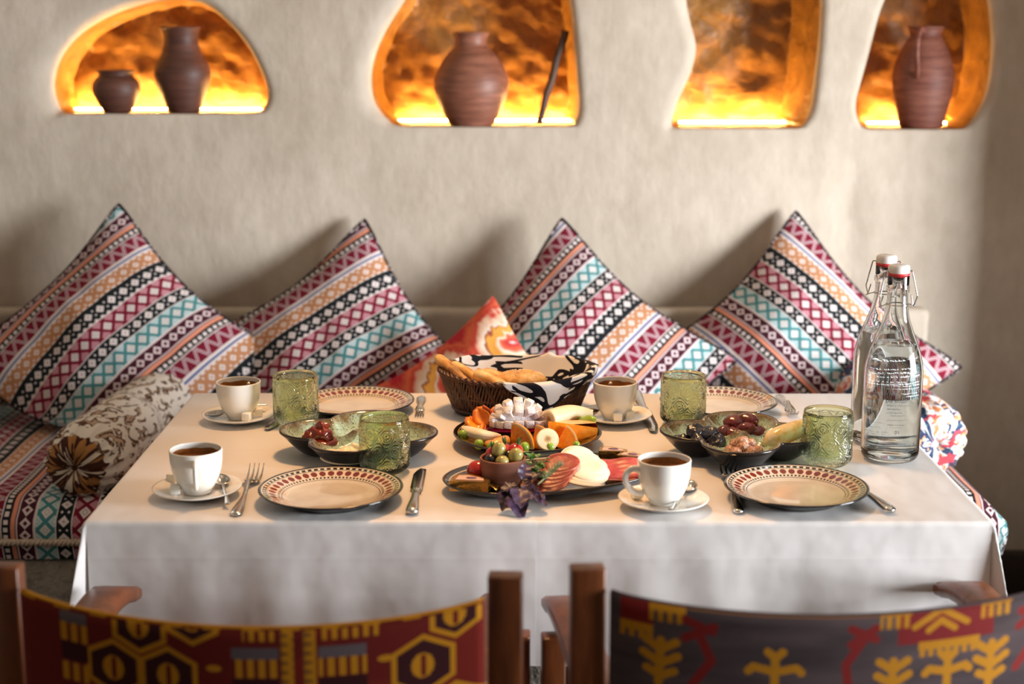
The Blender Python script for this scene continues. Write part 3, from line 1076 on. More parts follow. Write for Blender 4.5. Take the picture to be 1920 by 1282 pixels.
# ------------------------------------------------------------------ bolsters
def bolster(name, label, a, b, r, mat, seed):
    a, b = Vector(a), Vector(b)
    d = (b - a); L = d.length; d.normalize()
    side = d.cross(Vector((0, 0, 1))).normalized(); up = side.cross(d)
    prof = [(0.0, 0.028), (0.006, 0.012), (0.02, 0.004), (0.038, 0.0), (0.055, 0.006), (0.07, 0.022), (0.08, 0.05), (0.085, 0.09)]
    prof = [(p * r / 0.085, q) for p, q in prof]
    full = prof + [(r, L * 0.35), (r * 1.01, L * 0.6), (r, L - 0.09)] + [(p, L - q) for p, q in reversed(prof[:-1])]
    n = 72
    pts = smooth_prof(full, 90)
    V = []; UV = []; F = []
    arc = 0
    for k, (rr, t) in enumerate(pts):
        if k: arc += hypot(rr - pts[k - 1][0], t - pts[k - 1][1])
        for i in range(n + 1):
            w = 2 * pi * i / n
            endf = max(0, 1 - min(t, L - t) / 0.12)
            g = 1 + 0.07 * endf * (rr / r) * sin(w * 17 + seed) + 0.03 * endf * sin(w * 29)
            lump = 1 + 0.03 * mnoise.noise(Vector((cos(w) * 1.5, sin(w) * 1.5, t * 7 + seed)))
            q = a + d * t + side * (rr * g * lump * cos(w)) + up * (rr * g * lump * 0.97 * sin(w))
            V.append(tuple(q)); UV.append((i / n * 2 * pi * r * 1.0 + seed, min(arc, 10) if t < L / 2 else max(0.0, 0.2 + (L - t) * 0 + min(arc, 10) * 1)))
    m_ = n + 1
    for k in range(len(pts) - 1):
        for i in range(n):
            F.append((k * m_ + i, k * m_ + i + 1, (k + 1) * m_ + i + 1, (k + 1) * m_ + i))
    root = thing(name, label, 'bolster', a)
    V = [tuple(Vector(v) - a) for v in V]
    part('cover', (V, F), mat, root, uv=UV)
    bt = ellipsoid(0.012, 0.008, 0.012)
    bt = xf(bt, T(*(d * 0.018)))
    part('knot', bt, mat, root, uv=[(0.1, 0.02)] * len(bt[0]))
    return root
bolster('bolster', 'round bolster in brown and cream ikat left of the table', (-0.868, 0.80, 0.588), (-0.80, 1.36, 0.60), 0.078, BROWN_IKAT, 0.2)
bolster('bolster', 'round bolster in blue and orange ikat behind the bottles, right of the table', (0.875, 0.93, 0.60), (0.815, 1.42, 0.61), 0.085, BLUE_IKAT, 2.4)

# ------------------------------------------------------------------ tables and cloths
TZ = 0.753
TX0, TX1, TXM = -0.6105, 0.6885, 0.032
TY0, TY1 = 0.0, 0.764
def make_table(label, x0, x1):
    t = thing('dining_table', label, 'table', ((x0 + x1) / 2, (TY0 + TY1) / 2, 0))
    w = x1 - x0; d = TY1 - TY0
    part('tabletop', mv(box(w - 0.012, d - 0.012, 0.03, 0.004), 0, 0, 0.735), TABLEWOOD, t)
    fr = merge(*[mv(box(w - 0.14, 0.022, 0.07), 0, s * (d / 2 - 0.07), 0.685) for s in (-1, 1)], *[mv(box(0.022, d - 0.14, 0.07), s * (w / 2 - 0.07), 0, 0.685) for s in (-1, 1)])
    part('apron', fr, TABLEWOOD, t, False)
    for sx in (-1, 1):
        for sy in (-1, 1):
            part('leg', mv(box(0.05, 0.05, 0.72, 0.004), sx * (w / 2 - 0.07), sy * (d / 2 - 0.07), 0.36), TABLEWOOD, t)
    return t
make_table('wooden table hidden under the left white tablecloth', TX0, TXM - 0.002)
make_table('wooden table hidden under the right white tablecloth', TXM + 0.002, TX1)

def cloth(label, x0, x1, left, hang=0.222, seed=0.0, zoff=0.0, yoff=0.0):
    """left: True when the free side is x0"""
    drop = hang
    ex0 = x0 - (drop if left else 0.0); ex1 = x1 + (0.0 if left else drop)
    ey0 = TY0 - drop; ey1 = TY1 + 0.17
    xs = sorted(set([round(v, 5) for v in list(np.linspace(ex0, ex1, 110)) + [x0, x1, x0 + .004, x1 - .004, x0 - .004, x1 + .004, x0 - 0.012, x1 + 0.012] if ex0 - 1e-9 <= v <= ex1 + 1e-9]))
    ys = sorted(set([round(v, 5) for v in list(np.linspace(ey0, ey1, 110)) + [TY0, TY1, TY0 + .004, TY1 - .004, TY0 - .004, TY1 + .004, TY0 - .012, TY1 + .012]]))
    cx = x0 if left else x1
    V = []
    def edge(o):   # overhang length -> (out, down), soft edge
        r = 0.006
        if o <= 0: return 0.0, 0.0
        a = o / r
        if a < pi / 2: return r * sin(a) * 0.9, r * (1 - cos(a))
        return r * 0.9, r + (o - r * pi / 2)
    for y in ys:
        for x in xs:
            ox = max(x0 - x, x - x1, 0.0); oy = max(TY0 - y, y - TY1, 0.0)
            sx = -1 if x < x0 else 1; sy = -1 if y < TY0 else 1
            bx = min(max(x, x0), x1); by = min(max(y, TY0), TY1)
            if ox > 0 and oy > 0:
                r = hypot(ox, oy); ph = atan2(oy, ox)
                out, dn = edge(r)
                fin = r * 0.34 * sin(2 * ph) ** 1.0
                dirx, diry = cos(ph), sin(ph)
                k = out + fin
                fold = 0.10 * r * sin(2 * ph) * (1 if sy < 0 else 1)
                px_ = bx + sx * (out * dirx + fin * 0.45); py_ = by + sy * (out * diry + fin * 0.75)
                pz = TZ - 0.001 - sqrt(max(dn * dn - (fin * 0.87) ** 2, 0.0)) if dn > 0 else TZ - 0.001
                V.append((px_, py_, pz))
            elif oy > 0:
                out, dn = edge(oy)
                wv = 0.011 * mnoise.noise(Vector((x * 5.5 + seed, 2.0 + sy, dn * 1.2))) + 0.004 * mnoise.noise(Vector((x * 19 + seed, dn * 4, 4.0)))
                seam = 0.0
                dseam = (x - x0) if not left else (x1 - x)
                if dseam < 0.06: seam = 0.0
                V.append((bx, by + sy * (out + min(1, dn / 0.12) * (wv * 0.8 + 0.010 - seam * 1.0)), TZ - 0.001 - dn * 0.995))
            elif ox > 0:
                out, dn = edge(ox)
                wv = 0.022 * mnoise.noise(Vector((y * 5.5 + seed, 7.0, dn * 1.2)))
                V.append((bx + sx * (out + min(1, dn / 0.12) * (wv * 0.8 + 0.010)), by, TZ - 0.001 - dn * 0.995))
            else:
                z = TZ - 0.001
                V.append((x, y, z))
    nx = len(xs); F = []
    for j in range(len(ys) - 1):
        for i in range(nx - 1):
            F.append((j * nx + i, j * nx + i + 1, (j + 1) * nx + i + 1, (j + 1) * nx + i))
    o = solid('tablecloth', ([(p[0] - (x0 + x1) / 2, p[1], p[2] - TZ) for p in V], F), CLOTH, label, 'tablecloth', ((x0 + x1) / 2, yoff, TZ + zoff))
    md = o.modifiers.new('thickness', 'SOLIDIFY'); md.thickness = 0.0008; md.offset = -1
    md.use_rim = False
    return o
cloth('left white tablecloth, under the brown jam dish and two coffee cups', TX0, TXM + 0.002, True, seed=1.0)
cloth('right white tablecloth, under the water bottles and the date dish', TXM - 0.004, TX1, False, seed=1.0, zoff=-0.0012, yoff=0.0012)

# ------------------------------------------------------------------ folding chairs with woven backs
def make_chair(label, cxw, yb, web, web_label, z_top, yaw=0.0, w=0.607):
    t = thing('folding_armchair', label, 'chair', (cxw, yb, 0), radians(yaw))
    pw, pd = 0.04, 0.026
    for s in (-1, 1):
        part('back_post', mv(box(pw, pd, z_top - 0.42, 0.003), s * w / 2, 0, (z_top + 0.42) / 2), CHAIRWOOD, t)
        part('armrest', arm_mesh(s * (w / 2 - 0.02) - (0.006 if w < 0.6 else 0.0), 0.012, 0.375), CHAIRWOOD, t)
        part('front_post', mv(box(0.032, 0.03, 0.60, 0.003), s * w / 2, 0.31, 0.335), CHAIRWOOD, t)
        part('side_rail', mv(box(0.03, 0.40, 0.04, 0.003), s * w / 2, 0.16, 0.44), CHAIRWOOD, t)
        part('foot_rail', mv(box(0.035, 0.44, 0.03, 0.003), s * w / 2, 0.16, 0.02), CHAIRWOOD, t)
    for s, y in ((1, 0.05), (-1, 0.08), (1, 0.27), (-1, 0.30)):
        p0 = Vector((-s * (w / 2 - 0.02), y, 0.04)); p1 = Vector((s * (w / 2 - 0.02), y, 0.43))
        d = p1 - p0; M = Matrix.Translation((p0 + p1) / 2) @ R(-atan2(d.z, d.x), 'Y')
        part('cross_leg', xf(box(d.length, 0.022, 0.03, 0.003), M), CHAIRWOOD, t)
    seat = grid(16, 10, lambda a, b: ((a - 0.5) * (w - 0.03), 0.0 + b * 0.36, 0.458 - 0.03 * (1 - (2 * a - 1) ** 2)))
    so = part('seat_sling', seat, web, t, uv=[((a % 16) / 15 * 0.6, (a // 16) / 9 * 0.36) for a in range(160)])
    nu, nv = 60, 16; V = []; UV = []
    sag = 0.022; bow = 0.045; Hh = 0.21
    for j in range(nv):
        for i in range(nu):
            a = i / (nu - 1); b = j / (nv - 1)
            k = 1 - (2 * a - 1) ** 2
            k = k ** 0.85
            x = (a - 0.5) * (w - 0.05)
            V.append((x, -0.014 - bow * k, z_top - 0.026 - sag * k - b * Hh))
            UV.append((a * 0.6, -0.002 + b * Hh * 1.08))
    F = [(j * nu + i, j * nu + i + 1, (j + 1) * nu + i + 1, (j + 1) * nu + i) for j in range(nv - 1) for i in range(nu - 1)]
    bk = part('back_sling', (V, F), web, t, uv=UV, label=web_label)
    md = bk.modifiers.new('thickness', 'SOLIDIFY'); md.thickness = 0.004
    hem = tube([V[i] for i in range(nu)], 0.003, 6)
    part('top_hem', hem, web, bk, uv=[(0.2, 0.004)] * len(hem[0]))
    return t
def arm_mesh(x, y0, y1):
    pts = []
    V = []; F = []
    n = 14
    # board with a rounded, slightly drooping front end
    prof = [(-0.024, 0.0), (-0.026, 0.006), (-0.026, 0.018), (-0.02, 0.024), (0.02, 0.024), (0.026, 0.018), (0.026, 0.006), (0.024, 0.0)]
    for i in range(n + 1):
        f = i / n
        y = y0 + (y1 - y0) * f
        dz = -0.016 * sstep(0.8, 1.0, f)
        kx = 1.0 + 0.12 * sstep(0.5, 1.0, f); kz = 1 - 0.25 * sstep(0.9, 1, f)
        for a, b in prof: V.append((x + a * kx, y, 0.664 + dz + b * kz))
    k = len(prof)
    for i in range(n):
        for j in range(k):
            j2 = (j + 1) % k
            F.append((i * k + j, (i + 1) * k + j, (i + 1) * k + j2, i * k + j2))
    F.append(tuple(range(k))); F.append(tuple(range(n * k + k - 1, n * k - 1, -1)))
    return V, F
make_chair('wooden folding armchair with maroon and yellow woven back, left foreground', -0.299, -0.425, REDWEB, 'maroon webbing with yellow hexagons', 0.836, -3.0, 0.584)
make_chair('wooden folding armchair with grey and yellow woven back, right foreground', 0.388, -0.418, GREYWEB, 'grey brown webbing with yellow figures', 0.848, 5.5)

# ------------------------------------------------------------------ things in the niches
def led_mat():
    m = Mat('led_glow')
    m.color((1, 0.5, 0.12)).set(Emission_Color=(1.0, 0.56, 0.16, 1), Emission_Strength=330.0)
    return m.m
LED = led_mat()
def led(nd, x0, x1, label):
    z = nd['zf'] + 0.0045; y = YW + nd['depth'] - 0.02
    t = thing('led_strip', label, 'light', ((x0 + x1) / 2, y, z))
    part('channel', mv(box(x1 - x0, 0.012, 0.004), 0, 0, -0.003), STEEL, t, False)
    part('diffuser', mv(box(x1 - x0 - 0.004, 0.009, 0.0025, 0.0008), 0, 0, -0.0003), LED, t)
for nd, a, b, lab in ((NICHES[0], 112, 492, 'warm glowing light strip on the floor of the niche with two pots'), (NICHES[1], 730, 1080, 'warm glowing light strip on the floor of the niche with the wooden stick'),
                      (NICHES[2], 1272, 1490, 'warm glowing light strip on the floor of the empty niche'), (NICHES[3], 1625, 1815, 'warm glowing light strip on the floor of the niche with the handled pitcher')):
    xa = PY(a, 220, YW + nd['depth'] - 0.02).x; xb = PY(b, 220, YW + nd['depth'] - 0.02).x
    led(nd, xa, xb, lab)

def pot(name, label, px, nd, yoff, prof, mat, parts=True, cat='pot', tilt=0):
    p = PY(px, 220, YW + yoff)
    t = thing(name, label, cat, (p.x, YW + yoff, nd['zf'] + 0.001))
    pr = smooth_prof(prof, 60)
    inner = [(max(r - 0.006, 0.004), z) for r, z in reversed(pr) if z > 0.01] + [(0.0, 0.012)]
    part('body', lathe([(0, pr[0][1])] + pr + inner, 56), mat, t)
    rim = [(pr[-1][0] + 0.003 * cos(a), pr[-1][1] + 0.003 * sin(a)) for a in np.linspace(-pi / 2, pi * 1.5, 12)]
    part('rim', lathe(rim, 56), mat, t)
    return t
# px/m at niche depth ~745
pot('clay_pot', 'small squat dark clay pot in the left niche', 221, NICHES[0], 0.045,
    [(0.028, 0), (0.036, 0.006), (0.05, 0.03), (0.058, 0.055), (0.054, 0.075), (0.042, 0.088), (0.040, 0.094), (0.043, 0.1)], CLAYD)
pot('clay_vase', 'tall brown clay vase with flared neck in the left niche', 346, NICHES[0], 0.05,
    [(0.034, 0), (0.041, 0.008), (0.056, 0.045), (0.068, 0.085), (0.066, 0.11), (0.05, 0.14), (0.042, 0.165), (0.041, 0.182), (0.047, 0.204)], CLAYD, cat='vase')
pot('clay_vase', 'large round brown clay vase beside the wooden stick', 884, NICHES[1], 0.05,
    [(0.05, 0), (0.058, 0.008), (0.078, 0.045), (0.092, 0.09), (0.087, 0.125), (0.064, 0.165), (0.043, 0.188), (0.038, 0.2), (0.042, 0.222)], CLAY, cat='vase')
pit = pot('clay_pitcher', 'terracotta pitcher with one handle in the far right niche', 1727, NICHES[3], 0.05,
    [(0.046, 0), (0.054, 0.01), (0.066, 0.06), (0.074, 0.105), (0.073, 0.135), (0.062, 0.175), (0.046, 0.208), (0.038, 0.222), (0.041, 0.242)], TERRA, cat='pitcher')
hp = spline([(-0.015, -0.036, 0.232), (-0.03, -0.066, 0.236), (-0.043, -0.092, 0.215), (-0.045, -0.098, 0.18), (-0.04, -0.09, 0.15), (-0.034, -0.068, 0.125)], 30)
part('handle', tube(hp, 0.0075, 10, True, 0.75), TERRA, pit)
# stick leaning in the second niche
p0 = PY(1010, 236, YW + 0.03); p1 = PY(1060, 58, YW + 0.055)
stick = [Vector((p0.x, YW + 0.03, NICHES[1]['zf'] + 0.006)).lerp(Vector((p1.x, YW + 0.055, p1.z)), i / 14) + Vector((0.0015 * sin(i * 1.1), 0, 0)) for i in range(15)]
stt = thing('wooden_stick', 'dark wooden stick leaning in the niche beside the large vase', 'stick', stick[0])
part('shaft', ([tuple(Vector(v) - stick[0]) for v in tube(stick, [0.008 + 0.0022 * i / 14 for i in range(15)], 10)[0]], tube(stick, 0.01, 10)[1]), STICKWOOD, stt)

# ------------------------------------------------------------------ tableware
def PT(px, py, dz=0.0):
    p = P(px, py, TZ + dz); return (p.x, p.y)

# plates
def plate_proto(label, loc, group):
    t = thing('dinner_plate', label, 'plate', loc, 0, group)
    Rr = 0.108
    top = [(0, 0.0065), (0.03, 0.0065), (0.062, 0.0072), (0.07, 0.0085), (0.0725, 0.0098), (0.085, 0.0145), (0.1, 0.0200), (0.1055, 0.0215)]
    rim = [(0.1055, 0.0215), (0.1072, 0.0214), (0.108, 0.0204), (0.1076, 0.0194), (0.1055, 0.0186)]
    under = [(0.1055, 0.0186), (0.095, 0.0150), (0.08, 0.009), (0.068, 0.003), (0.066, 0.0), (0.062, 0.0), (0.06, 0.002), (0, 0.002)]
    part('face', lathe(top, 96), PLATE, t)
    part('rim', lathe(rim, 96), BLACKGLAZE, t)
    part('underside', lathe(under, 96), BLACKGLAZE, t)
    return t
GP = 'painted dinner plates'
x, y = PT(620.5, 912, 0.021)
plate0 = plate_proto('painted dinner plate front left, between the front fork and knife', (x, y, TZ), GP)
for (px, py), lab, rz in (((1492.5, 908), 'painted dinner plate front right, reflecting a green glass, with fork tucked under it', 0.7),
                          ((667, 749), 'painted dinner plate at the back left behind a green glass and the jam dish', 1.4),
                          ((1347, 749), 'painted dinner plate at the back right behind a green glass and the dates', 2.2)):
    x, y = PT(px, py, 0.021)
    dup(plate0, (x, y, TZ), rz, lab)

# saucers, cups, spoons, sugar
def saucer(label, px, py, r=0.067):
    x, y = PT(px, py, 0.012)
    prof = [(0, 0.004), (0.024, 0.004), (0.027, 0.0055), (0.03, 0.0055), (0.05, 0.0095), (0.064, 0.0145), (0.067, 0.0150), (0.0665, 0.0132), (0.05, 0.0068), (0.034, 0.001), (0.031, 0.0), (0.027, 0.0), (0.026, 0.0015), (0, 0.0015)]
    prof = [(a * r / 0.067, b) for a, b in prof]
    return solid('saucer', lathe(prof, 72), PORCELAIN, label, 'saucer', (x, y, TZ), group='white saucers under the coffee cups'), (x, y)
def handle_pts():
    return spline([(0.036, 0, 0.052), (0.044, 0, 0.0565), (0.054, 0, 0.055), (0.060, 0, 0.046), (0.058, 0, 0.034), (0.050, 0, 0.024), (0.041, 0, 0.0195), (0.032, 0, 0.018)], 40)
def cup(label, x, y, rz):
    t = thing('coffee_cup', label, 'cup', (x, y, TZ + 0.0048), rz, 'white coffee cups')
    outer = smooth_prof([(0.0, 0.0008), (0.016, 0.0), (0.0205, 0.0012), (0.0220, 0.0045), (0.0300, 0.017), (0.0358, 0.032), (0.0387, 0.047), (0.0395, 0.06), (0.0398, 0.0665)], 60)
    inner = smooth_prof([(0.0385, 0.0678), (0.0374, 0.0668), (0.0370, 0.058), (0.0358, 0.046), (0.0328, 0.032), (0.022, 0.014), (0.012, 0.007), (0.0, 0.006)], 50)
    part('body', lathe(outer + [(0.0392, 0.0676)] + inner, 72), PORCELAIN, t)
    part('handle', tube(handle_pts(), [0.0048 + 0.0016 * abs(i / 40 - 0.5) for i in range(len(handle_pts()))], 12, True, 0.72, up=(0, 1, 0)), PORCELAIN, t)
    part('coffee', lathe([(0, 0.0505), (0.03, 0.0505), (0.0350, 0.0507), (0.0358, 0.0512)], 48), COFFEE, t)
    band = []
    V, F = lathe([(0.0354, 0.0508), (0.0360, 0.0560), (0.0364, 0.0600)], 72)
    V = [(p[0], p[1], p[2] + (0.0028 * mnoise.noise(Vector((p[0] * 60, p[1] * 60, 3))) if k >= 144 else 0)) for k, p in enumerate(V)]
    part('coffee_stain', (V, F), STAIN, t, label='brown coffee line inside the cup')
    return t
def spoon_vf(L=0.105):
    pts = spline([(0, 0, 0.0065), (0.012, 0, 0.0035), (0.024, 0, 0.0035), (0.033, 0, 0.0065), (0.05, 0, 0.0095), (0.075, 0, 0.0085), (0.095, 0, 0.0065), (L, 0, 0.006)], 50)
    return pts
def teaspoon(label, x, y, z, rz, tilt=0.0, flip=False):
    t = thing('teaspoon', label, 'spoon', (x, y, z), rz, 'small steel coffee spoons')
    t.rotation_euler = (pi if flip else 0, tilt, rz)
    # bowl
    V = []; F = []
    nu, nv = 24, 9
    for j in range(nv):
        for i in range(nu):
            a = 2 * pi * i / nu; f = j / (nv - 1)
            rx = 0.0195 * f; ry = 0.0135 * f * (1 + 0.12 * cos(a))
            V.append((rx * cos(a), ry * sin(a), 0.0085 * f * f))
    for j in range(nv - 1):
        for i in range(nu):
            i2 = (i + 1) % nu
            F.append((j * nu + i, j * nu + i2, (j + 1) * nu + i2, (j + 1) * nu + i))
    b = part('bowl', (V, F), STEEL, t)
    md = b.modifiers.new('thickness', 'SOLIDIFY'); md.thickness = 0.001
    pts = spline([(0.017, 0, 0.0078), (0.024, 0, 0.010), (0.035, 0, 0.0115), (0.055, 0, 0.0125), (0.075, 0, 0.012), (0.088, 0, 0.0105), (0.094, 0, 0.0098)], 40)
    n = len(pts)
    rad = [0.0022 + 0.0024 * sstep(0.55, 0.97, i / (n - 1)) + 0.001 * sstep(0.12, 0.0, i / (n - 1)) for i in range(n)]
    part('handle', tube(pts, rad, 10, True, [0.55 - 0.15 * sstep(0.5, 1, i / (n - 1)) for i in range(n)], up=(0, 0, 1)), STEEL, t)
    return t
SUG = [0]
def sugar(label, x, y, z, rz):
    V, F = box(0.0145, 0.0145, 0.0135, 0.0012, 2)
    return solid('sugar_cube', mv((V, F), 0, 0, 0.00675), SUGAR, label, 'sugar cube', (x, y, z), (0, 0, rz), group='white sugar cubes on the saucers')
def cup_set(where, sp, cp, rz):
    s, (sx, sy) = saucer('white saucer ' + where, *sp)
    x, y = PT(*cp, 0.005)
    cup('white porcelain cup of black coffee ' + where, sx + cp[2] if len(cp) > 2 else sx, sy, rz)
    return sx, sy
sx, sy = cup_set('front left', (370, 914), (366, 925), radians(-80))
SZ = TZ + 0.0095
x, y = PT(330, 922, 0.01); sugar('sugar cube on the front left saucer, nearer one', x, y - 0.004, SZ - 0.0005, 0.15)
x, y = PT(322, 901, 0.01); sugar('sugar cube on the front left saucer, farther one', x + 0.002, y - 0.004, SZ, -0.25)
x, y = PT(415, 904, 0.012); teaspoon('teaspoon leaning on the front left saucer', x, y, TZ + 0.009, radians(-74), radians(7))
sx, sy = cup_set('front right, beside the sausage slices', (1244, 934), (1240, 940), radians(196))
x, y = PT(1193, 932, 0.01); sugar('sugar cube on the front right saucer beneath the cup handle', x, y, SZ, 0.3)
x, y = PT(1291, 917, 0.012); teaspoon('teaspoon leaning on the front right saucer', x, y, TZ + 0.010, radians(-112), radians(7))
sx, sy = cup_set('back left, behind the other left cup', (449, 776), (447, 783), radians(70))
x, y = PT(462, 788, 0.01); sugar('sugar cube on the back left saucer, left one', x, y + 0.004, SZ, -0.15)
x, y = PT(484, 780, 0.01); sugar('sugar cube on the back left saucer, right one', x, y + 0.006, SZ, 0.2)
x, y = PT(402, 779, 0.012); teaspoon('teaspoon on the back left saucer, bowl toward the left', x + 0.002, y, TZ + 0.0095, radians(25), radians(-2))
sx, sy = cup_set('back right, beside the bread basket', (1153, 776), (1150, 783), radians(100))
x, y = PT(1158, 788, 0.01); sugar('sugar cube on the back right saucer, left one', x, y + 0.003, SZ, 0.1)
x, y = PT(1180, 784, 0.01); sugar('sugar cube on the back right saucer, right one', x, y + 0.004, SZ, 0.3)
x, y = PT(1100, 777, 0.012); teaspoon('teaspoon on the back right saucer, bowl toward the fruit', x + 0.004, y, TZ + 0.0095, radians(18), radians(-2))

# embossed green tumblers
def emboss(a, h):
    """height of the moulded ornament: rosettes in an ogee lattice; a turn fraction, h metres"""
    u = a * 9.0; v = h / 0.0265
    row = math.floor(v); best = 0.0
    for r in (row - 1, row, row + 1):
        off = 0.5 if r % 2 else 0.0
        c = math.floor(u - off + 0.5) + off
        dx = (u - c); dy = (v - r - 0.5)
        d = hypot(dx * 1.05, dy * 0.95)
        if d < 0.75:
            ang = atan2(dy, dx)
            ros = 0.0
            if d < 0.09: ros = 1.0 - d / 0.09
            elif d < 0.27: ros = (0.5 + 0.5 * cos(ang * 12)) * sstep(0.27, 0.24, d) * sstep(0.09, 0.13, d) * 0.9
            ring = math.exp(-((d - 0.33) / 0.026) ** 2) * 0.9
            og = math.exp(-((d - 0.50 - 0.05 * cos(ang * 4)) / 0.032) ** 2)
            best = max(best, ros, ring, og)
    return best
def tumbler_vf():
    Rg, H = 0.0395, 0.089
    nu, nv = 360, 112
    V = []; F = []
    # outer wall
    for j in range(nv):
        t = j / (nv - 1); h = 0.0 + H * t
        rr = Rg
        if h < 0.016: rr = Rg - 0.012 * (1 - sstep(0.0, 1.0, sqrt(max(h, 0) / 0.016))) * 1.0
        if h > H - 0.004: rr = Rg - 0.0006
        amp = 0.0019 * sstep(0.006, 0.012, h) * sstep(H - 0.007, H - 0.010, h)
        for i in range(nu):
            a = i / nu
            r = rr + amp * (emboss(a, h) - 0.3)
            V.append((r * cos(2 * pi * a), r * sin(2 * pi * a), h))
    for j in range(nv - 1):
        for i in range(nu):
            i2 = (i + 1) % nu
            F.append((j * nu + i, j * nu + i2, (j + 1) * nu + i2, (j + 1) * nu + i))
    # lip, inner wall, inner floor
    prof = [(Rg - 0.0012, H + 0.0008), (Rg - 0.0024, H), (Rg - 0.0034, H - 0.006), (Rg - 0.0036, 0.03), (Rg - 0.006, 0.016), (Rg - 0.013, 0.0105), (Rg - 0.024, 0.009), (0, 0.0088)]
    last = (nv - 1) * nu
    prev = [last + i for i in range(nu)]
    for r, z in prof[:-1]:
        k = len(V)
        V += [(r * cos(2 * pi * i / nu), r * sin(2 * pi * i / nu), z) for i in range(nu)]
        cur = list(range(k, k + nu))
        F += [(prev[i], prev[(i + 1) % nu], cur[(i + 1) % nu], cur[i]) for i in range(nu)]
        prev = cur
    V.append((0, 0, 0.0088)); k = len(V) - 1
    F += [(prev[i], prev[(i + 1) % nu], k) for i in range(nu)]
    # foot
    prev = list(range(nu)); k = len(V)
    V.append((0, 0, 0.0005)); F += [(prev[(i + 1) % nu], prev[i], k) for i in range(nu)]
    return V, F
GT = 'embossed green glass tumblers'
x, y = PT(722, 883)
tum = solid('green_tumbler', tumbler_vf(), GREENGLASS, 'embossed green glass tumbler in front of the dark jam dish, at the front left plate', 'glass', (x, y, TZ + 0.0002), group=GT)
for (px, py), lab, rz in (((556, 793), 'embossed green glass tumbler at the back left beside a coffee cup', 0.4), ((1280, 794), 'embossed green glass tumbler at the back right behind the prunes', 1.3),
                          ((1549, 870), 'embossed green glass tumbler at the front right beside the water bottles', 2.2)):
    x, y = PT(px, py)
    dup(tum, (x, y, TZ + 0.0002), rz, lab)

# cutlery
def fork_pts_obj(label, tip, end, group='dinner forks', roll=0.0):
    """tip, end: table points of the tine tips and of the handle end"""
    tip = Vector((*tip, 0)); end = Vector((*end, 0)); L = (end - tip).length
    t = thing('dinner_fork', label, 'fork', (tip.x, tip.y, TZ), atan2(end.y - tip.y, end.x - tip.x), group)
    k = L / 0.19
    hz = lambda s: 0.0115 * math.exp(-((s - 0.34) / 0.11) ** 2) + 0.0022 + 0.004 * math.exp(-((s - 0.02) / 0.06) ** 2) + 0.003 * sstep(0.7, 0.97, s)
    hz2 = lambda s: 0.0025 + 0.012 * max(0.0, (0.14 - s) / 0.14) ** 1.6 + 0.012 * math.exp(-((s - 0.42) / 0.12) ** 2)
    for i in range(4):
        yo = (i - 1.5) * 0.0062 * k
        pts = [(s * L, yo * (1 - 0.1 * (s / 0.26)), hz2(s)) for s in np.linspace(0.0, 0.27, 12)]
        part('tine', tube(pts, [0.0007 + 0.0013 * min(1, j / 5) for j in range(12)], 8, True, 0.8), STEEL, t)
    n = 34; V = []; F = []
    S_ = np.linspace(0.235, 1.0, n)
    for s in S_:
        if s < 0.36: wv = 0.0118 * k * (1 - 0.0 * s) * (1 - sstep(0.27, 0.39, s)) + 0.0034 * sstep(0.27, 0.39, s)
        else: wv = 0.0034 + 0.0058 * sstep(0.52, 0.93, s)
        if s > 0.965: wv *= sqrt(max(0.0, 1 - ((s - 0.965) / 0.037) ** 2)) * 0.98 + 0.02
        th = 0.0012 + 0.0018 * sstep(0.36, 0.5, s)
        z = hz2(s)
        for a in range(10):
            w = 2 * pi * a / 10
            V.append((s * L, wv * cos(w), z + th * sin(w)))
    for i in range(n - 1):
        for a in range(10):
            a2 = (a + 1) % 10
            F.append((i * 10 + a, i * 10 + a2, (i + 1) * 10 + a2, (i + 1) * 10 + a))
    F += [tuple(range(9, -1, -1)), tuple(range((n - 1) * 10, n * 10))]
    part('handle', (V, F), STEEL, t)
    return t
def knife_obj(label, tip, end, group='dinner knives'):
    tip = Vector((*tip, 0)); end = Vector((*end, 0)); L = (end - tip).length
    t = thing('dinner_knife', label, 'knife', (tip.x, tip.y, TZ), atan2(end.y - tip.y, end.x - tip.x), group)
    bl = 0.52
    top = []; 
    V = []; F = []; n = 26
    for i in range(n):
        s = i / (n - 1); xx = s * bl * L
        up = 0.0085 * min(1, (s / 0.05) ** 0.5) * (1 - 0.25 * sstep(0.85, 1.0, s)); dn = 0.0105 * min(1.0, (s / 0.28) ** 0.55) * (1 - 0.45 * sstep(0.88, 1.0, s))
        for yy, zz in ((up, 0.0032), (up, 0.0042), (0.0, 0.0046), (-dn, 0.0038), (-dn, 0.0034), (0.0, 0.003)):
            V.append((xx, yy, zz))
    for i in range(n - 1):
        for a in range(6):
            a2 = (a + 1) % 6
            F.append((i * 6 + a, i * 6 + a2, (i + 1) * 6 + a2, (i + 1) * 6 + a))
    F += [(5, 4, 3, 2, 1, 0), tuple(range((n - 1) * 6, n * 6))]
    part('blade', (V, F), STEEL, t)
    pts = [(bl * L - 0.006 + (L - bl * L + 0.006) * s, -0.001 * 0, 0.005 + 0.0006 * sin(s * 3)) for s in np.linspace(0, 1, 30)]
    rad = []
    for s in np.linspace(0, 1, 30):
        r = 0.0062 - 0.0014 * math.exp(-((s - 0.16) / 0.06) ** 2) + 0.0034 * sstep(0.25, 0.9, s)
        if s < 0.1: r = 0.0062 + 0.0016 * sin(s / 0.1 * pi)
        if s > 0.93: r *= sqrt(max(0.02, 1 - ((s - 0.93) / 0.071) ** 2))
        rad.append(r)
    part('handle', tube(pts, rad, 14, True, 0.55, up=(0, 0, 1)), STEEL, t)
    return t
fork_pts_obj('steel fork on the cloth left of the front left plate', PT(482, 868, 0.0145), PT(441, 968))
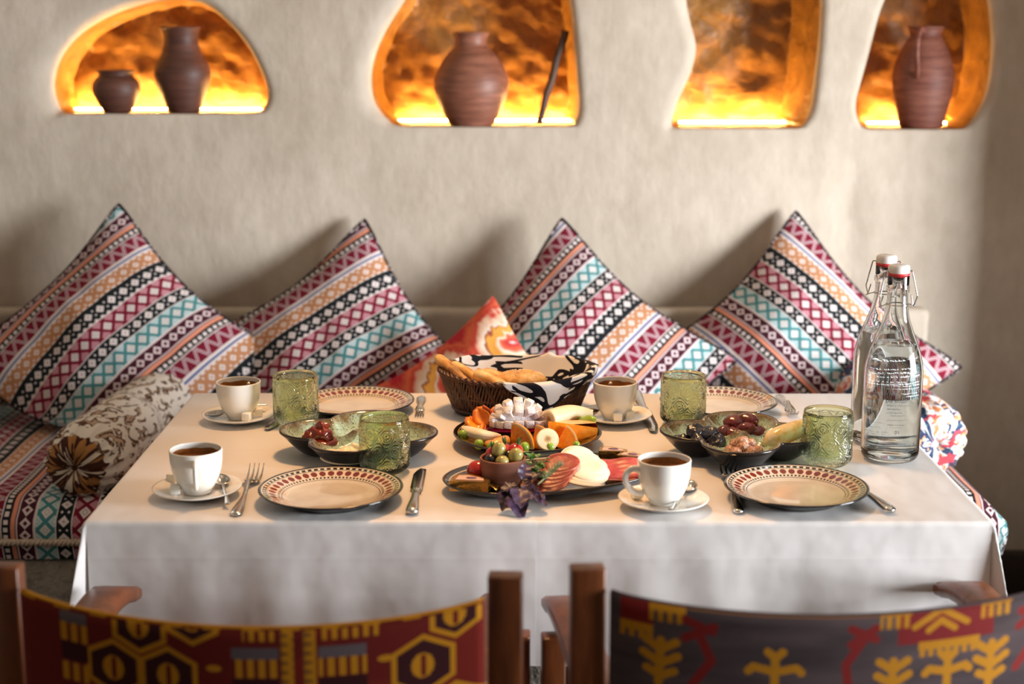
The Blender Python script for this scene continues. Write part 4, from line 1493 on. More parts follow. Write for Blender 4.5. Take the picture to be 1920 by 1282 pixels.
fork_pts_obj('steel fork partly under the front right plate', PT(1363, 858, 0.0145), PT(1385, 963))
fork_pts_obj('steel fork right of the back left plate, tines toward the viewer', PT(786, 768, 0.0145), PT(790, 741, 0.006))
fork_pts_obj('steel fork at the far right behind the dates', PT(1490, 770, 0.0145), PT(1461, 744))
knife_obj('steel table knife right of the front left plate', PT(790, 882), PT(772, 967))
knife_obj('steel table knife poking out right of the front right plate', PT(1560, 884), PT(1672, 964))
knife_obj('steel table knife beneath the back left tumbler', PT(503, 808), PT(560, 745))
knife_obj('steel table knife between the back right cup and tumbler', PT(1228, 812), PT(1192, 738))

# bottles with swing tops
def bottle(label, px, py, rz, printed):
    x, y = PT(px, py)
    t = thing('water_bottle', label, 'bottle', (x, y, TZ + 0.0003), rz, 'swing-top bottles of water')
    outer = smooth_prof([(0.034, 0.0), (0.041, 0.002), (0.0455, 0.008), (0.0468, 0.02), (0.0468, 0.08), (0.0468, 0.135), (0.0455, 0.158), (0.040, 0.182), (0.031, 0.205), (0.0225, 0.228), (0.0182, 0.248), (0.0165, 0.266), (0.0165, 0.276)], 90)
    outer += [(0.0185, 0.278), (0.0185, 0.285), (0.0172, 0.288), (0.0172, 0.302), (0.0165, 0.304)]
    inner = [(0.0125, 0.304), (0.0125, 0.27), (0.0145, 0.25), (0.0195, 0.228), (0.028, 0.205), (0.037, 0.182), (0.0425, 0.158), (0.0438, 0.135), (0.0438, 0.02), (0.0425, 0.010), (0.036, 0.0065), (0.0, 0.0085)]
    part('glass_body', lathe([(0, 0.004), (0.02, 0.003), (0.03, 0.0005)] + outer + inner, 96), CLEARGLASS, t)
    wl = 0.192
    wi = [(0, 0.0086), (0.0362, 0.0068), (0.0424, 0.0102), (0.04365, 0.02), (0.04365, 0.135), (0.04235, 0.158), (0.0368, 0.182), (0.0332, wl - 0.0006), (0.0332, wl), (0.03, wl - 0.0006), (0, wl - 0.0007)]
    part('water', lathe(wi, 96), WATER, t)
    part('stopper', lathe([(0, 0.306), (0.0135, 0.306), (0.0168, 0.3075), (0.0172, 0.315), (0.0165, 0.3185), (0.012, 0.3205), (0, 0.321)], 40), WHITECAP, t)
    part('gasket', lathe([(0, 0.291), (0.009, 0.291), (0.0115, 0.294), (0.0122, 0.3005), (0.0165, 0.3035), (0.0175, 0.3045), (0.0172, 0.3068), (0, 0.3068)], 40), REDRUBBER, t, label='red rubber seal')
    w = []
    for s in (-1, 1):
        w.append(tube(spline([(s * 0.0165, 0, 0.309), (s * 0.0215, 0, 0.3095), (s * 0.024, -0.001, 0.302), (s * 0.0305, -0.004, 0.273), (s * 0.0312, -0.004, 0.268), (s * 0.0275, -0.002, 0.2535)], 40), 0.0011, 8))
        w.append(tube(spline([(s * 0.0275, -0.002, 0.2535), (s * 0.0305, 0.0, 0.252), (s * 0.0275, 0.003, 0.255), (s * 0.0235, 0.002, 0.270)], 24), 0.0011, 8))
    w.append(tube([(0.0176 * cos(a), 0.0176 * sin(a), 0.2565) for a in np.linspace(0, 2 * pi, 40)], 0.0010, 8))
    for s in (-1, 1): w.append(tube([(s * 0.0172, 0, 0.2565), (s * 0.0285, -0.001, 0.2535)], 0.001, 8))
    part('wire_bail', merge(*w), WIRE, t)
    # raised bands of print: unreadable lines as rows of short strokes, one readable word
    def wrap(px_, pz, r=0.04705):
        a = -pi / 2 + px_ / r
        return (r * cos(a), r * sin(a), pz)
    def strokes(z, x0, x1, hgt, seed, white=True):
        r_ = random.Random(seed); V = []; F = []
        x_ = x0
        while x_ < x1:
            wd = hgt * r_.uniform(0.35, 0.75); hh = hgt * r_.uniform(0.6, 1.0)
            if r_.random() < 0.84:
                k = len(V)
                kind = r_.random()
                if kind < 0.5: rects = [(x_, z, x_ + wd * 0.35, z + hh), (x_, z, x_ + wd, z + hgt * 0.25)]
                else: rects = [(x_, z + hh * 0.7, x_ + wd, z + hh), (x_ + wd * 0.5, z, x_ + wd * 0.8, z + hh)]
                for a, b, c, d in rects:
                    k = len(V)
                    V += [wrap(a, b), wrap(c, b), wrap(c, d), wrap(a, d)]; F.append((k, k + 1, k + 2, k + 3))
            x_ += wd + hgt * 0.15
        return V, F
    wlines = [(0.152, -0.012, 0.012, 0.0022), (0.1465, -0.026, 0.03, 0.0026), (0.135, -0.03, 0.028, 0.0018), (0.1305, -0.03, 0.03, 0.0018), (0.126, -0.028, 0.03, 0.0018), (0.118, -0.004, 0.026, 0.002), (0.1135, 0.004, 0.03, 0.002)]
    dlines = [(0.0985, -0.026, 0.022, 0.0022), (0.0925, -0.026, -0.006, 0.002), (0.0865, -0.026, -0.002, 0.002), (0.082, -0.02, 0.004, 0.0014), (0.0745, -0.026, 0.012, 0.0016), (0.0665, -0.024, 0.006, 0.002), (0.0625, -0.02, 0.002, 0.0012),
              (0.048, -0.016, 0.014, 0.0012), (0.04, -0.018, 0.014, 0.0014), (0.032, -0.03, 0.018, 0.0018), (0.0275, -0.026, 0.02, 0.0014), (0.0225, -0.02, 0.024, 0.0014)]
    part('white_print', merge(*[strokes(z, a, b, h, i + 3) for i, (z, a, b, h) in enumerate(wlines)]), INKWHITE, t, False, label='white print on the glass')['kind'] = 'stuff'
    part('dark_print', merge(*[strokes(z, a, b, h, i + 40) for i, (z, a, b, h) in enumerate(dlines)]), INKDARK, t, False, label='dark print on the glass')['kind'] = 'stuff'
    def lettering(txt, size, x0, z0):
        cu = bpy.data.curves.new('lettering', 'FONT'); cu.body = txt; cu.size = size
        cu.resolution_u = 3
        to = bpy.data.objects.new('lettering', cu); COL.objects.link(to)
        dg = bpy.context.evaluated_depsgraph_get()
        me = to.evaluated_get(dg).to_mesh()
        V = [wrap(x0 + v.co.x, z0 + v.co.y, 0.0471) for v in me.vertices]; F = [tuple(p.vertices) for p in me.polygons]
        to.evaluated_get(dg).to_mesh_clear()
        bpy.data.objects.remove(to); bpy.data.curves.remove(cu)
        return V, F
    for txt, sz, x0, z0 in (('ра вода', 0.0095, -0.0285, 0.1045), ('01', 0.0085, -0.012, 0.0525)):
        lo = part('lettering', lettering(txt, sz, x0, z0), INKDARK, t, False, label='dark printed lettering on the glass')
        lo['kind'] = 'stuff'
    return t
bottle('clear swing-top bottle of water, nearer of the two, with printed lines', 1667, 858, radians(8), True)
bottle('clear swing-top bottle of water, rear one, partly hidden by the nearer bottle', 1645, 826, radians(-12), True)

# four-lobed glazed dishes
def clover(label, px, py, rot, group, sc=1.0):
    x, y = PT(px, py, 0.042)
    Lc, Lr, H, th = 0.067 * sc, 0.0625 * sc, 0.042, 0.005
    cs = [(Lc * cos(rot + k * pi / 2), Lc * sin(rot + k * pi / 2)) for k in range(4)]
    nA, nR = 192, 44
    def Rout(a):
        best = 0
        for cx, cy_ in cs:
            ca = atan2(cy_, cx); d = a - ca
            s = Lr * Lr - (Lc * sin(d)) ** 2
            if s > 0 and cos(d) > 0: best = max(best, Lc * cos(d) + sqrt(s))
        return best
    Ro = [Rout(2 * pi * i / nA) for i in range(nA)]
    for _ in range(2): Ro = [(Ro[i - 1] + 2 * Ro[i] + Ro[(i + 1) % nA]) / 4 for i in range(nA)]
    def dmin(xx, yy):
        # pinwheel: the partitions curl with distance from the middle
        r = hypot(xx, yy); a = atan2(yy, xx) - 1.1 * max(0, 1 - r / (0.085 * sc)) ** 1.5
        X, Y = r * cos(a), r * sin(a)
        return min(hypot(X - cx, Y - cy_) for cx, cy_ in cs)
    def ztop(xx, yy):
        q = min(dmin(xx, yy) / (Lr - 0.002), 1.25)
        base = 0.0085 + (H - 0.0085) * min(1.0, q ** 2.6)
        if q > 1: base = H - 0.002 * min(1, (q - 1) / 0.2)
        rr = hypot(xx, yy)
        return base
    def zbot(xx, yy):
        d = min(hypot(xx - cx, yy - cy_) for cx, cy_ in cs) / Lr
        return min(H - th, 0.0 + (H - 0.004) * max(0.0, (d - 0.34) / 0.66) ** 1.35)
    V = []; UV = []; F = []
    for j in range(nR):
        f = j / (nR - 1)
        for i in range(nA):
            a = 2 * pi * i / nA; r = Ro[i] * f
            xx, yy = r * cos(a), r * sin(a)
            z = ztop(xx, yy)
            if f > 0.97: z = H
            V.append((xx, yy, z)); UV.append(((z - 0.0085) / (H - 0.0085), f))
    for j in range(nR - 1):
        for i in range(nA):
            i2 = (i + 1) % nA
            F.append((j * nA + i, j * nA + i2, (j + 1) * nA + i2, (j + 1) * nA + i))
    t = thing('divided_dish', label, 'dish', (x, y, TZ), 0, group)
    part('glazed_hollows', (V, F), GLAZE, t, uv=UV)
    V2 = []; F2 = []
    # rolled edge then the dark outside
    for i in range(nA):
        a = 2 * pi * i / nA
        V2.append((Ro[i] * cos(a), Ro[i] * sin(a), H))
    for dr, dz in ((0.0018, 0.0006), (0.003, -0.0008), (0.0028, -0.003)):
        for i in range(nA):
            a = 2 * pi * i / nA; r = Ro[i] + dr
            V2.append((r * cos(a), r * sin(a), H + dz))
    for j in range(1, 24):
        f = 1 - j / 24
        for i in range(nA):
            a = 2 * pi * i / nA; r = Ro[i] * f + 0.001
            xx, yy = r * cos(a), r * sin(a)
            V2.append((xx, yy, min(zbot(xx, yy), H - 0.004 if f > 0.95 else 9, ztop(xx, yy) - 0.002)))
    m_ = len(V2) // nA
    for j in range(m_ - 1):
        for i in range(nA):
            i2 = (i + 1) % nA
            F2.append((j * nA + i, (j + 1) * nA + i, (j + 1) * nA + i2, j * nA + i2))
    F2.append(tuple((m_ - 1) * nA + i for i in range(nA)))
    part('dark_underside', (V2, F2), DISHBACK, t)
    return (x, y), cs
GD = 'four-lobed divided dishes'
(dlx, dly), dlc = clover('dark four-lobed divided dish with jam and cream, on the left cloth', 672, 806, radians(-98), GD)
(drx, dry), drc = clover('dark four-lobed divided dish with prunes and dates, on the right cloth', 1388, 808, radians(-98), GD)

# ------------------------------------------------------------------ food materials
def food(name, stops, rough=0.35, scale=40.0, sss=0.0, bump=0.15, bs=140.0, coat=0.0):
    m = Mat(name, rough)
    co = m.coord()
    m.color(m.ramp(m.noise(co, scale, 3, 0.55), [(p, srgb(*c)) for p, c in stops]))
    if bump: m.bump(m.noise(co, bs, 3), bump, 0.0015)
    if sss: m.set(Subsurface_Weight=sss, Subsurface_Radius=(0.006, 0.003, 0.0015), Subsurface_Scale=0.6)
    if coat: m.set(Coat_Weight=coat, Coat_Roughness=0.08)
    return m.m
ORANGEFLESH = food('orange_flesh', [(0.3, (234, 124, 8)), (0.7, (250, 164, 34))], 0.25, 160, 0.08, 0.3, 300, 0.3)
ORANGERIND = food('orange_rind', [(0.3, (232, 122, 14)), (0.7, (246, 150, 30))], 0.4, 30, 0.1, 0.5, 500)
PITH = food('orange_pith', [(0.3, (246, 226, 180)), (0.7, (250, 236, 200))], 0.6, 60, 0.1)
PEELFACE = food('pale_orange_face', [(0.3, (236, 178, 104)), (0.7, (246, 206, 146))], 0.3, 120, 0.2, 0.2, 260)
PEACH = food('peach_flesh', [(0.3, (236, 146, 52)), (0.7, (248, 186, 96))], 0.3, 50, 0.25, 0.1, 100, 0.2)
PEACHSKIN = food('peach_skin', [(0.35, (150, 34, 28)), (0.65, (224, 120, 50))], 0.45, 24, 0.1)
PAPAYA = food('papaya_flesh', [(0.3, (226, 116, 20)), (0.7, (244, 150, 40))], 0.3, 30, 0.2, 0.1, 90, 0.2)
PEAR = food('pear_flesh', [(0.3, (238, 222, 190)), (0.7, (250, 242, 222))], 0.4, 30, 0.25, 0.2, 200)
PEARSKIN = food('pear_skin', [(0.3, (196, 170, 96)), (0.7, (222, 200, 130))], 0.45, 50)
BANANA = food('banana_flesh', [(0.3, (240, 220, 178)), (0.7, (250, 238, 208))], 0.45, 40, 0.25, 0.15, 160)
def make_banana_face():
    m = Mat('banana_cut_face', 0.4)
    x, y, z = m.xyz(m.coord())
    r = (x * x + y * y).sqrt() / 0.017
    a = y.atan2(x)
    star = ((a * 1.5).sin().abs() * 0.25 + 0.12)
    n = m.noise(m.coord(), 120, 3)
    c = m.ramp(r + (n - 0.5) * 0.3, [(0.0, srgb(150, 108, 70)), (0.28, srgb(208, 170, 116)), (0.42, srgb(242, 222, 178)), (0.9, srgb(248, 232, 196)), (1.0, srgb(236, 210, 150))])
    m.color(c)
    return m.m
BANANAFACE = make_banana_face()
GRAPE = Mat('grape_skin', 0.18).color(srgb(150, 182, 66)).set(Subsurface_Weight=0.5, Subsurface_Radius=(0.006, 0.006, 0.002), Coat_Weight=0.3).m
DRAGONSKIN = food('dragonfruit_skin', [(0.3, (196, 24, 108)), (0.7, (226, 52, 136))], 0.35, 30)
def make_dragon():
    m = Mat('dragonfruit_flesh', 0.35)
    co = m.coord()
    v = m.voronoi(co, 400)
    c = m.mix(m.noise(co, 40).gt(0.52), srgb(244, 240, 240), srgb(232, 224, 226))
    c = m.mix(v.lt(0.22), c, srgb(22, 22, 26))
    m.color(c).set(Subsurface_Weight=0.25, Subsurface_Radius=(0.004, 0.003, 0.003))
    return m.m
DRAGON = make_dragon()
OLIVEG = food('green_olive', [(0.3, (150, 136, 66)), (0.7, (196, 182, 110))], 0.22, 40, 0.1, 0, 1, 0.3)
OLIVEB = food('black_olive', [(0.3, (22, 20, 26)), (0.7, (48, 40, 46))], 0.2, 40, 0, 0, 1, 0.3)
TOMATO = food('tomato_skin', [(0.3, (170, 24, 22)), (0.7, (206, 50, 36))], 0.12, 20, 0.15, 0, 1, 0.4)
SALAMI = food('salami', [(0.35, (132, 44, 32)), (0.6, (156, 60, 44)), (0.8, (190, 96, 76))], 0.35, 130, 0.15, 0.2, 200)
HAM = food('dried_beef', [(0.35, (166, 48, 48)), (0.7, (206, 96, 88))], 0.35, 60, 0.2, 0.2)
CHEESE = food('white_cheese', [(0.3, (240, 222, 196)), (0.7, (246, 232, 210))], 0.4, 30, 0.15, 0.05, 80)
LEAFG = food('herb_green', [(0.3, (58, 108, 42)), (0.7, (120, 168, 84))], 0.4, 60, 0.1)
ROSEMARY = food('rosemary_green', [(0.3, (92, 116, 84)), (0.7, (150, 168, 130))], 0.5, 90)
BASIL = food('purple_basil', [(0.3, (44, 28, 46)), (0.7, (88, 64, 92))], 0.4, 70, 0.1, 0.4, 220)
CALYX = food('tomato_calyx', [(0.3, (64, 98, 52)), (0.7, (110, 146, 92))], 0.5, 60)
PRUNE = food('prune_skin', [(0.35, (14, 12, 20)), (0.65, (40, 34, 50))], 0.22, 90, 0, 0.9, 150, 0.3)
DATE = food('date_skin', [(0.35, (66, 16, 20)), (0.65, (118, 38, 36))], 0.2, 60, 0.1, 0.6, 130, 0.4)
NUT = food('candied_nut', [(0.3, (130, 84, 62)), (0.5, (182, 130, 102)), (0.68, (232, 204, 182))], 0.5, 260, 0.1, 1.0, 300)
JAM = Mat('fruit_jam', 0.06).color(srgb(108, 30, 10)).set(Subsurface_Weight=0.2, Subsurface_Radius=(0.02, 0.005, 0.002), Coat_Weight=0.4).m
AMBER = Mat('amber_preserve', 0.06).color(srgb(190, 104, 26)).set(Subsurface_Weight=0.4, Subsurface_Radius=(0.02, 0.008, 0.002), Coat_Weight=0.8).m
CREAM = food('sour_cream', [(0.3, (244, 228, 200)), (0.7, (250, 238, 216))], 0.35, 20, 0.3, 0, 1)
CANDY = food('candied_fruit', [(0.30, (216, 160, 60)), (0.45, (236, 208, 140)), (0.65, (244, 230, 198))], 0.18, 70, 0.4, 0.6, 110, 0.5)
def make_gold():
    m = Mat('gold_foil', 0.22, 0.9)
    co = m.coord()
    m.color(m.ramp(m.noise(co, 30), [(0.3, srgb(196, 140, 52)), (0.7, srgb(236, 196, 110))]))
    m.bump(m.noise(co, 160, 4), 0.6, 0.002)
    return m.m
GOLD = make_gold()
PAPER = plain('printed_paper', srgb(226, 186, 170), 0.5, var=0.05)
VIOLET = plain('violet_print', srgb(96, 66, 104), 0.5, var=0.1)
ROUND = lambda r, n=24: [(r * cos(2 * pi * i / n), r * sin(2 * pi * i / n)) for i in range(n)]

def leaf_vf(L, W, bend=0.3, fold=0.25, ruffle=0.0, seed=0.0, nu=7, nv=9):
    V = []
    for j in range(nv):
        t = j / (nv - 1); w = W * (sin(pi * t ** 0.75) ** 0.85 if 0 < t < 1 else 0.02)
        for i in range(nu):
            s = -1 + 2 * i / (nu - 1)
            z = -bend * L * t * t + fold * abs(s) * w + ruffle * sin(t * 19 + seed + s * 2) * abs(s)
            V.append((t * L, s * w, z))
    F = [(j * nu + i, j * nu + i + 1, (j + 1) * nu + i + 1, (j + 1) * nu + i) for j in range(nv - 1) for i in range(nu - 1)]
    return V, F

# ------------------------------------------------------------------ fruit platter
fx, fy = PT(989, 809, 0.021)
fp = thing('fruit_platter', 'round dark platter with gold rim pattern full of cut fruit', 'platter', (fx, fy, TZ))
prof = [(0, 0.006), (0.06, 0.006), (0.08, 0.0075), (0.086, 0.0095), (0.105, 0.0165), (0.12, 0.0215), (0.1245, 0.0225), (0.126, 0.0215), (0.1255, 0.02), (0.118, 0.017), (0.1, 0.0105), (0.08, 0.003), (0.077, 0.0), (0.072, 0.0), (0.07, 0.002), (0, 0.002)]
vf = lathe(prof, 96)
uvs = [((atan2(p[1], p[0]) / (2 * pi)) % 1.0, hypot(p[0], p[1]) / 0.126) for p in vf[0]]
part('platter_body', vf, PLATTER, fp, uv=uvs)
PZ = TZ + 0.0075

def at_px(px, py, z):
    p = P(px, py, z); return Vector((p.x, p.y, z))

# dragon fruit
c = at_px(972, 797, TZ + 0.024)
dg = thing('dragon_fruit_half', 'scored half of white dragon fruit with pink skin on the fruit platter', 'dragon fruit', c, radians(4))
skin = grid(30, 12, lambda a, b: ((a - 0.5) * 0.104, (b - 0.5) * 0.062 * sin(pi * min(max(a, 0.04), 0.96)) ** 0.6, -0.004 + 0.006 * (1 - (2 * a - 1) ** 2) - 0.004 * (2 * b - 1) ** 2))
so = part('skin', skin, DRAGONSKIN, dg)
md = so.modifiers.new('thickness', 'SOLIDIFY'); md.thickness = 0.0028; md.offset = -1
core = ellipsoid(0.042, 0.022, 0.030, 24, 14)
core = ([(p[0], p[1], max(p[2], 0.0)) for p in core[0]], core[1])
part('flesh_core', core, DRAGON, dg)
for i in range(7):
    th_ = radians(-66 + 132 * i / 6)
    for j in range(5):
        ph = radians(-78 + 36 * j)          # -78 faces the viewer, rows climb over the top to the back
        n = Vector((sin(th_), cos(th_) * sin(ph), cos(th_) * cos(ph)))
        if n.z < 0.05: n.z = 0.05
        q = Vector((n.x * 0.050, n.y * 0.028, n.z * 0.043)) * rng.uniform(0.84, 0.93)
        q.z = max(q.z, 0.006)
        nn = Vector((n.x / 0.050, n.y / 0.028, n.z / 0.043)).normalized()
        wx = 0.0144 * (0.70 + 0.30 * cos(th_)); wy = 0.0134 * (0.6 + 0.4 * cos(th_))
        M = Matrix.Translation(q) @ nn.to_track_quat('Z', 'Y').to_matrix().to_4x4() @ R(rng.uniform(-.07, .07), 'Z')
        part('flesh_cube', xf(box(wx, wy, 0.019 + 0.008 * max(0.0, n.z - 0.4), 0.0012, 2), M), DRAGON, dg)

def wedge(name, label, pos, Rr, span, rotM, flesh, rind, group=None, thick=0.003, cat='orange'):
    """half citrus wedge: core edge along local z, cut flat below, pole on top"""
    t = thing(name, label, cat, pos, 0, group)
    n, m_ = 14, 12
    def sp(a, e, r): return (r * cos(e) * cos(a), r * cos(e) * sin(a), r * sin(e))
    V = []; F = []
    for j in range(m_ + 1):
        for i in range(n + 1): V.append(sp(-span / 2 + span * i / n, pi / 2 * j / m_, Rr))
    for j in range(m_):
        for i in range(n): F.append((j * (n + 1) + i, j * (n + 1) + i + 1, (j + 1) * (n + 1) + i + 1, (j + 1) * (n + 1) + i))
    k = len(V); V.append((0, 0, 0)); F += [(i + 1, i, k) for i in range(n)]
    part('rind', xf((V, F), rotM), rind, t)
    for s in (-1, 1):
        V = []; F = []; a = s * span / 2
        rs = [0.05, 0.3, 0.6, 0.9, 1.0]
        for k, q in enumerate(rs):
            for j in range(m_ + 1):
                p = sp(a, 0.08 + (pi / 2 - 0.1) * j / m_, (Rr - thick) * q)
                o = 0.0004 + 0.0009 * abs(sin(j * 1.3)) * (q * (1 - q) * 4)
                V.append((p[0] - sin(a) * o * s, p[1] + cos(a) * o * s, p[2]))
        for k in range(len(rs) - 1):
            for j in range(m_):
                q = (k * (m_ + 1) + j, k * (m_ + 1) + j + 1, (k + 1) * (m_ + 1) + j + 1, (k + 1) * (m_ + 1) + j)
                F.append(q if s > 0 else q[::-1])
        part('flesh', xf((V, F), rotM), flesh, t)
        V = [(0, 0, 0)] + [sp(a, pi / 2 * j / m_, Rr) for j in range(m_ + 1)]
        F = [(0, j + 1, j + 2) for j in range(m_)]
        part('pith', xf((V, F), rotM), PITH, t)
    return t
ge = 'orange pieces on the fruit platter'
def Rm(x=0, y=0, z=0): return R(radians(z), 'Z') @ R(radians(y), 'Y') @ R(radians(x), 'X')
wedge('orange_wedge', 'orange wedge with its point up, left one at the front of the fruit platter', at_px(957, 838, TZ + 0.010), 0.041, radians(75), Rm(-6, 4, 14), ORANGEFLESH, ORANGERIND, ge)
wedge('orange_wedge', 'narrow orange wedge with its point up, beside the banana coin', at_px(998, 839, TZ + 0.010), 0.039, radians(58), Rm(-6, 8, 2), ORANGEFLESH, ORANGERIND, ge)
p = at_px(1072, 829, TZ + 0.010)
t = thing('orange_half', 'large orange half with pale cut top at the right of the fruit platter', 'orange', p)
t.rotation_euler = (radians(-4), radians(5), radians(10))
def dshape(k, z, yo=0.0, n=28):
    return [(0.043 * k * cos(a), 0.040 * k * sin(a) + yo, z + 0.004 * cos(a)) for a in np.linspace(0, pi, n)]
rows = [dshape(0.80, 0.0), dshape(0.94, 0.006), dshape(1.0, 0.016), dshape(0.97, 0.027), dshape(0.92, 0.0305)]
V = [q for r_ in rows for q in r_]; n_ = 28
F = [(j_ * n_ + i_, j_ * n_ + i_ + 1, (j_ + 1) * n_ + i_ + 1, (j_ + 1) * n_ + i_) for j_ in range(4) for i_ in range(n_ - 1)]
F.append(tuple(range(n_ - 1, -1, -1)))
part('rind', (V, F), ORANGERIND, t)
ff = grid(15, 7, lambda a_, b_: ((2 * a_ - 1) * (0.80 + 0.2 * sin(b_ * pi * 0.6)) * 0.043, -0.004 * sin(pi * a_) * sin(pi * b_) - 0.0008 * abs(sin(a_ * 16)), b_ * 0.0305 - 0.004 * (2 * a_ - 1)))
part('flesh', ff, ORANGEFLESH, t)
V = dshape(0.92, 0.0306); F = [tuple(range(28))]
part('cut_face', (V, F), PEELFACE, t, False)
wedge('orange_wedge', 'orange wedge leaning behind the banana coin', at_px(1040, 835, TZ + 0.010), 0.040, radians(70), Rm(-8, 34, 8), ORANGEFLESH, ORANGERIND, ge)

def crescent(name, label, cat, pts, rad, flatten, flesh, skin, group=None, up=(0, 0, 1)):
    """tapered curved slice with skin along its outer edge"""
    pts = [Vector(p) for p in pts]
    c0 = pts[len(pts) // 2].copy()
    sp = [Vector(p) for p in spline([tuple(q - c0) for q in pts], 24)]
    n = len(sp)
    rr = [rad * (0.12 + 0.88 * sin(pi * min(max(i / (n - 1), 0.03), 0.97)) ** 0.6) for i in range(n)]
    t = thing(name, label, cat, c0, 0, group)
    part('flesh', tube(sp, rr, 14, True, flatten, up=up), flesh, t)
    sk = [Vector(q) + Vector((0, 0, -0.2 * rad)) for q in sp]
    V, F = tube(sk, [r * 1.04 for r in rr], 14, True, flatten, up=up)
    part('skin', (V, F), skin, t)
    return t
def pp(*a): return [at_px(px, py, TZ + z) for px, py, z in a]
crescent('pear_slice', 'pale pear slice lying across the left of the fruit platter', 'pear slice', pp((868, 801, 0.030), (888, 810, 0.028), (912, 816, 0.026), (938, 817, 0.022)), 0.0125, 0.7, PEAR, PEAR)
crescent('peach_slice', 'peach slice with red skin under the pear slice', 'peach slice', pp((876, 806, 0.018), (884, 820, 0.016), (900, 828, 0.014), (916, 828, 0.013)), 0.012, 0.7, PEACH, PEACHSKIN, 'peach slices on the fruit platter')
crescent('peach_slice', 'peach slice with red skin at the front left of the fruit platter', 'peach slice', pp((912, 830, 0.02), (926, 834, 0.02), (942, 828, 0.022), (950, 820, 0.02)), 0.013, 0.75, PEACH, PEACHSKIN, 'peach slices on the fruit platter')
# papaya pieces
def papaya(label, px, py, z, M, L=0.042, W=0.017):
    p = at_px(px, py, TZ + z)
    t = thing('papaya_piece', label, 'papaya', p, 0, 'papaya pieces on the fruit platter')
    V, F = grid(12, 8, lambda a, b: ((b - 0.5) * 2 * W * (0.55 + 0.45 * sin(pi * a)), 0.008 * (1 - (2 * b - 1) ** 2), (a - 0.5) * L * (1 - 0.2 * abs(2 * b - 1))))
    o = part('flesh', xf((V, F), M), PAPAYA, t)
    md = o.modifiers.new('thickness', 'SOLIDIFY'); md.thickness = 0.008
    e = tube([M @ Vector((W * (0.55 + 0.45 * sin(pi * a)), -0.003, (a - 0.5) * L * 0.8)) for a in np.linspace(0, 1, 10)], 0.0022, 6)
    part('edge', e, PEACHSKIN, t, label='darker reddish rind edge')
papaya('orange papaya piece standing beside the dragon fruit, taller one', 904, 782, 0.040, Rm(-22, -24, 12))
papaya('small orange papaya piece tucked against the dragon fruit', 928, 778, 0.040, Rm(-25, 12, -8), 0.034, 0.012)
papaya('orange papaya piece lying above the pear slice', 890, 795, 0.030, Rm(-58, 8, 30), 0.044, 0.019)
# banana pieces
def banana_coin(label, px, py, z, M, r=0.0185, h=0.014):
    p = at_px(px, py, TZ + z)
    t = thing('banana_slice', label, 'banana', p, 0)
    part('flesh', xf(lathe([(r * 0.92, -h), (r, -h * 0.6), (r, -0.001), (r * 0.97, 0)], 32), M), BANANA, t)
    o = part('cut_face', lathe([(0, 0.0002), (r * 0.5, 0.0003), (r * 0.9, 0.0002), (r * 0.97, 0)], 32), BANANAFACE, t)
    o.matrix_local = M
banana_coin('round banana coin facing the viewer at the front of the fruit platter', 1027, 823, 0.036, Rm(62, 0, 8))
a_ = at_px(1030, 786, TZ + 0.04); b_ = at_px(1108, 776, TZ + 0.038)
t = thing('banana_chunk', 'long diagonally cut banana chunk at the back right of the fruit platter', 'banana', a_)
sp = [Vector(q) for q in spline([(0, 0, 0), ((b_ - a_).x * 0.5, (b_ - a_).y * 0.5 + 0.004, 0.004), tuple(b_ - a_)], 20)]
part('flesh', tube(sp, [0.0165 * (1 - 0.55 * (i / (len(sp) - 1)) ** 2.2) for i in range(len(sp))], 18, True), BANANA, t)
fo = part('cut_face', lathe([(0, 0.0004), (0.010, 0.0005), (0.0163, 0.0002), (0.0166, -0.001)], 28), BANANAFACE, t)
d_ = (sp[0] - sp[1]).normalized()
fo.matrix_local = Matrix.Translation(d_ * 0.0006) @ d_.to_track_quat('Z', 'Y').to_matrix().to_4x4()
# grapes
def grape(label, px, py, z, rx=0.0085, ry=0.0085, rz_=0.009, rot=(0, 0, 0)):
    p = at_px(px, py, TZ + z)
    t = thing('grape', label, 'grape', p, 0, 'green grapes on the fruit platter')
    t.rotation_euler = rot
    part('skin', ellipsoid(rx, ry, rz_, 20, 12), GRAPE, t)
    part('stem_scar', mv(ellipsoid(0.0014, 0.0014, 0.0006, 8, 6), 0, 0, rz_), STAIN, t)
grape('green grape at the front, below the banana coin', 1031, 838, 0.0225)
grape('green grape between the two pointed orange wedges', 984, 838, 0.0215)
grape('green grape under the red-skinned peach slice at front', 922, 838, 0.020)
grape('green grape at the left rim of the fruit platter', 868, 815, 0.023)
grape('green grape beside the peach slice, lower left of the platter', 898, 833, 0.019)
grape('small green grape at the right rim below the orange chunk', 1081, 833, 0.022, 0.006, 0.006, 0.006)
grape('long green grape at the right back of the fruit platter', 1100, 790, 0.034, 0.0105, 0.0105, 0.024, (radians(70), 0, radians(38)))

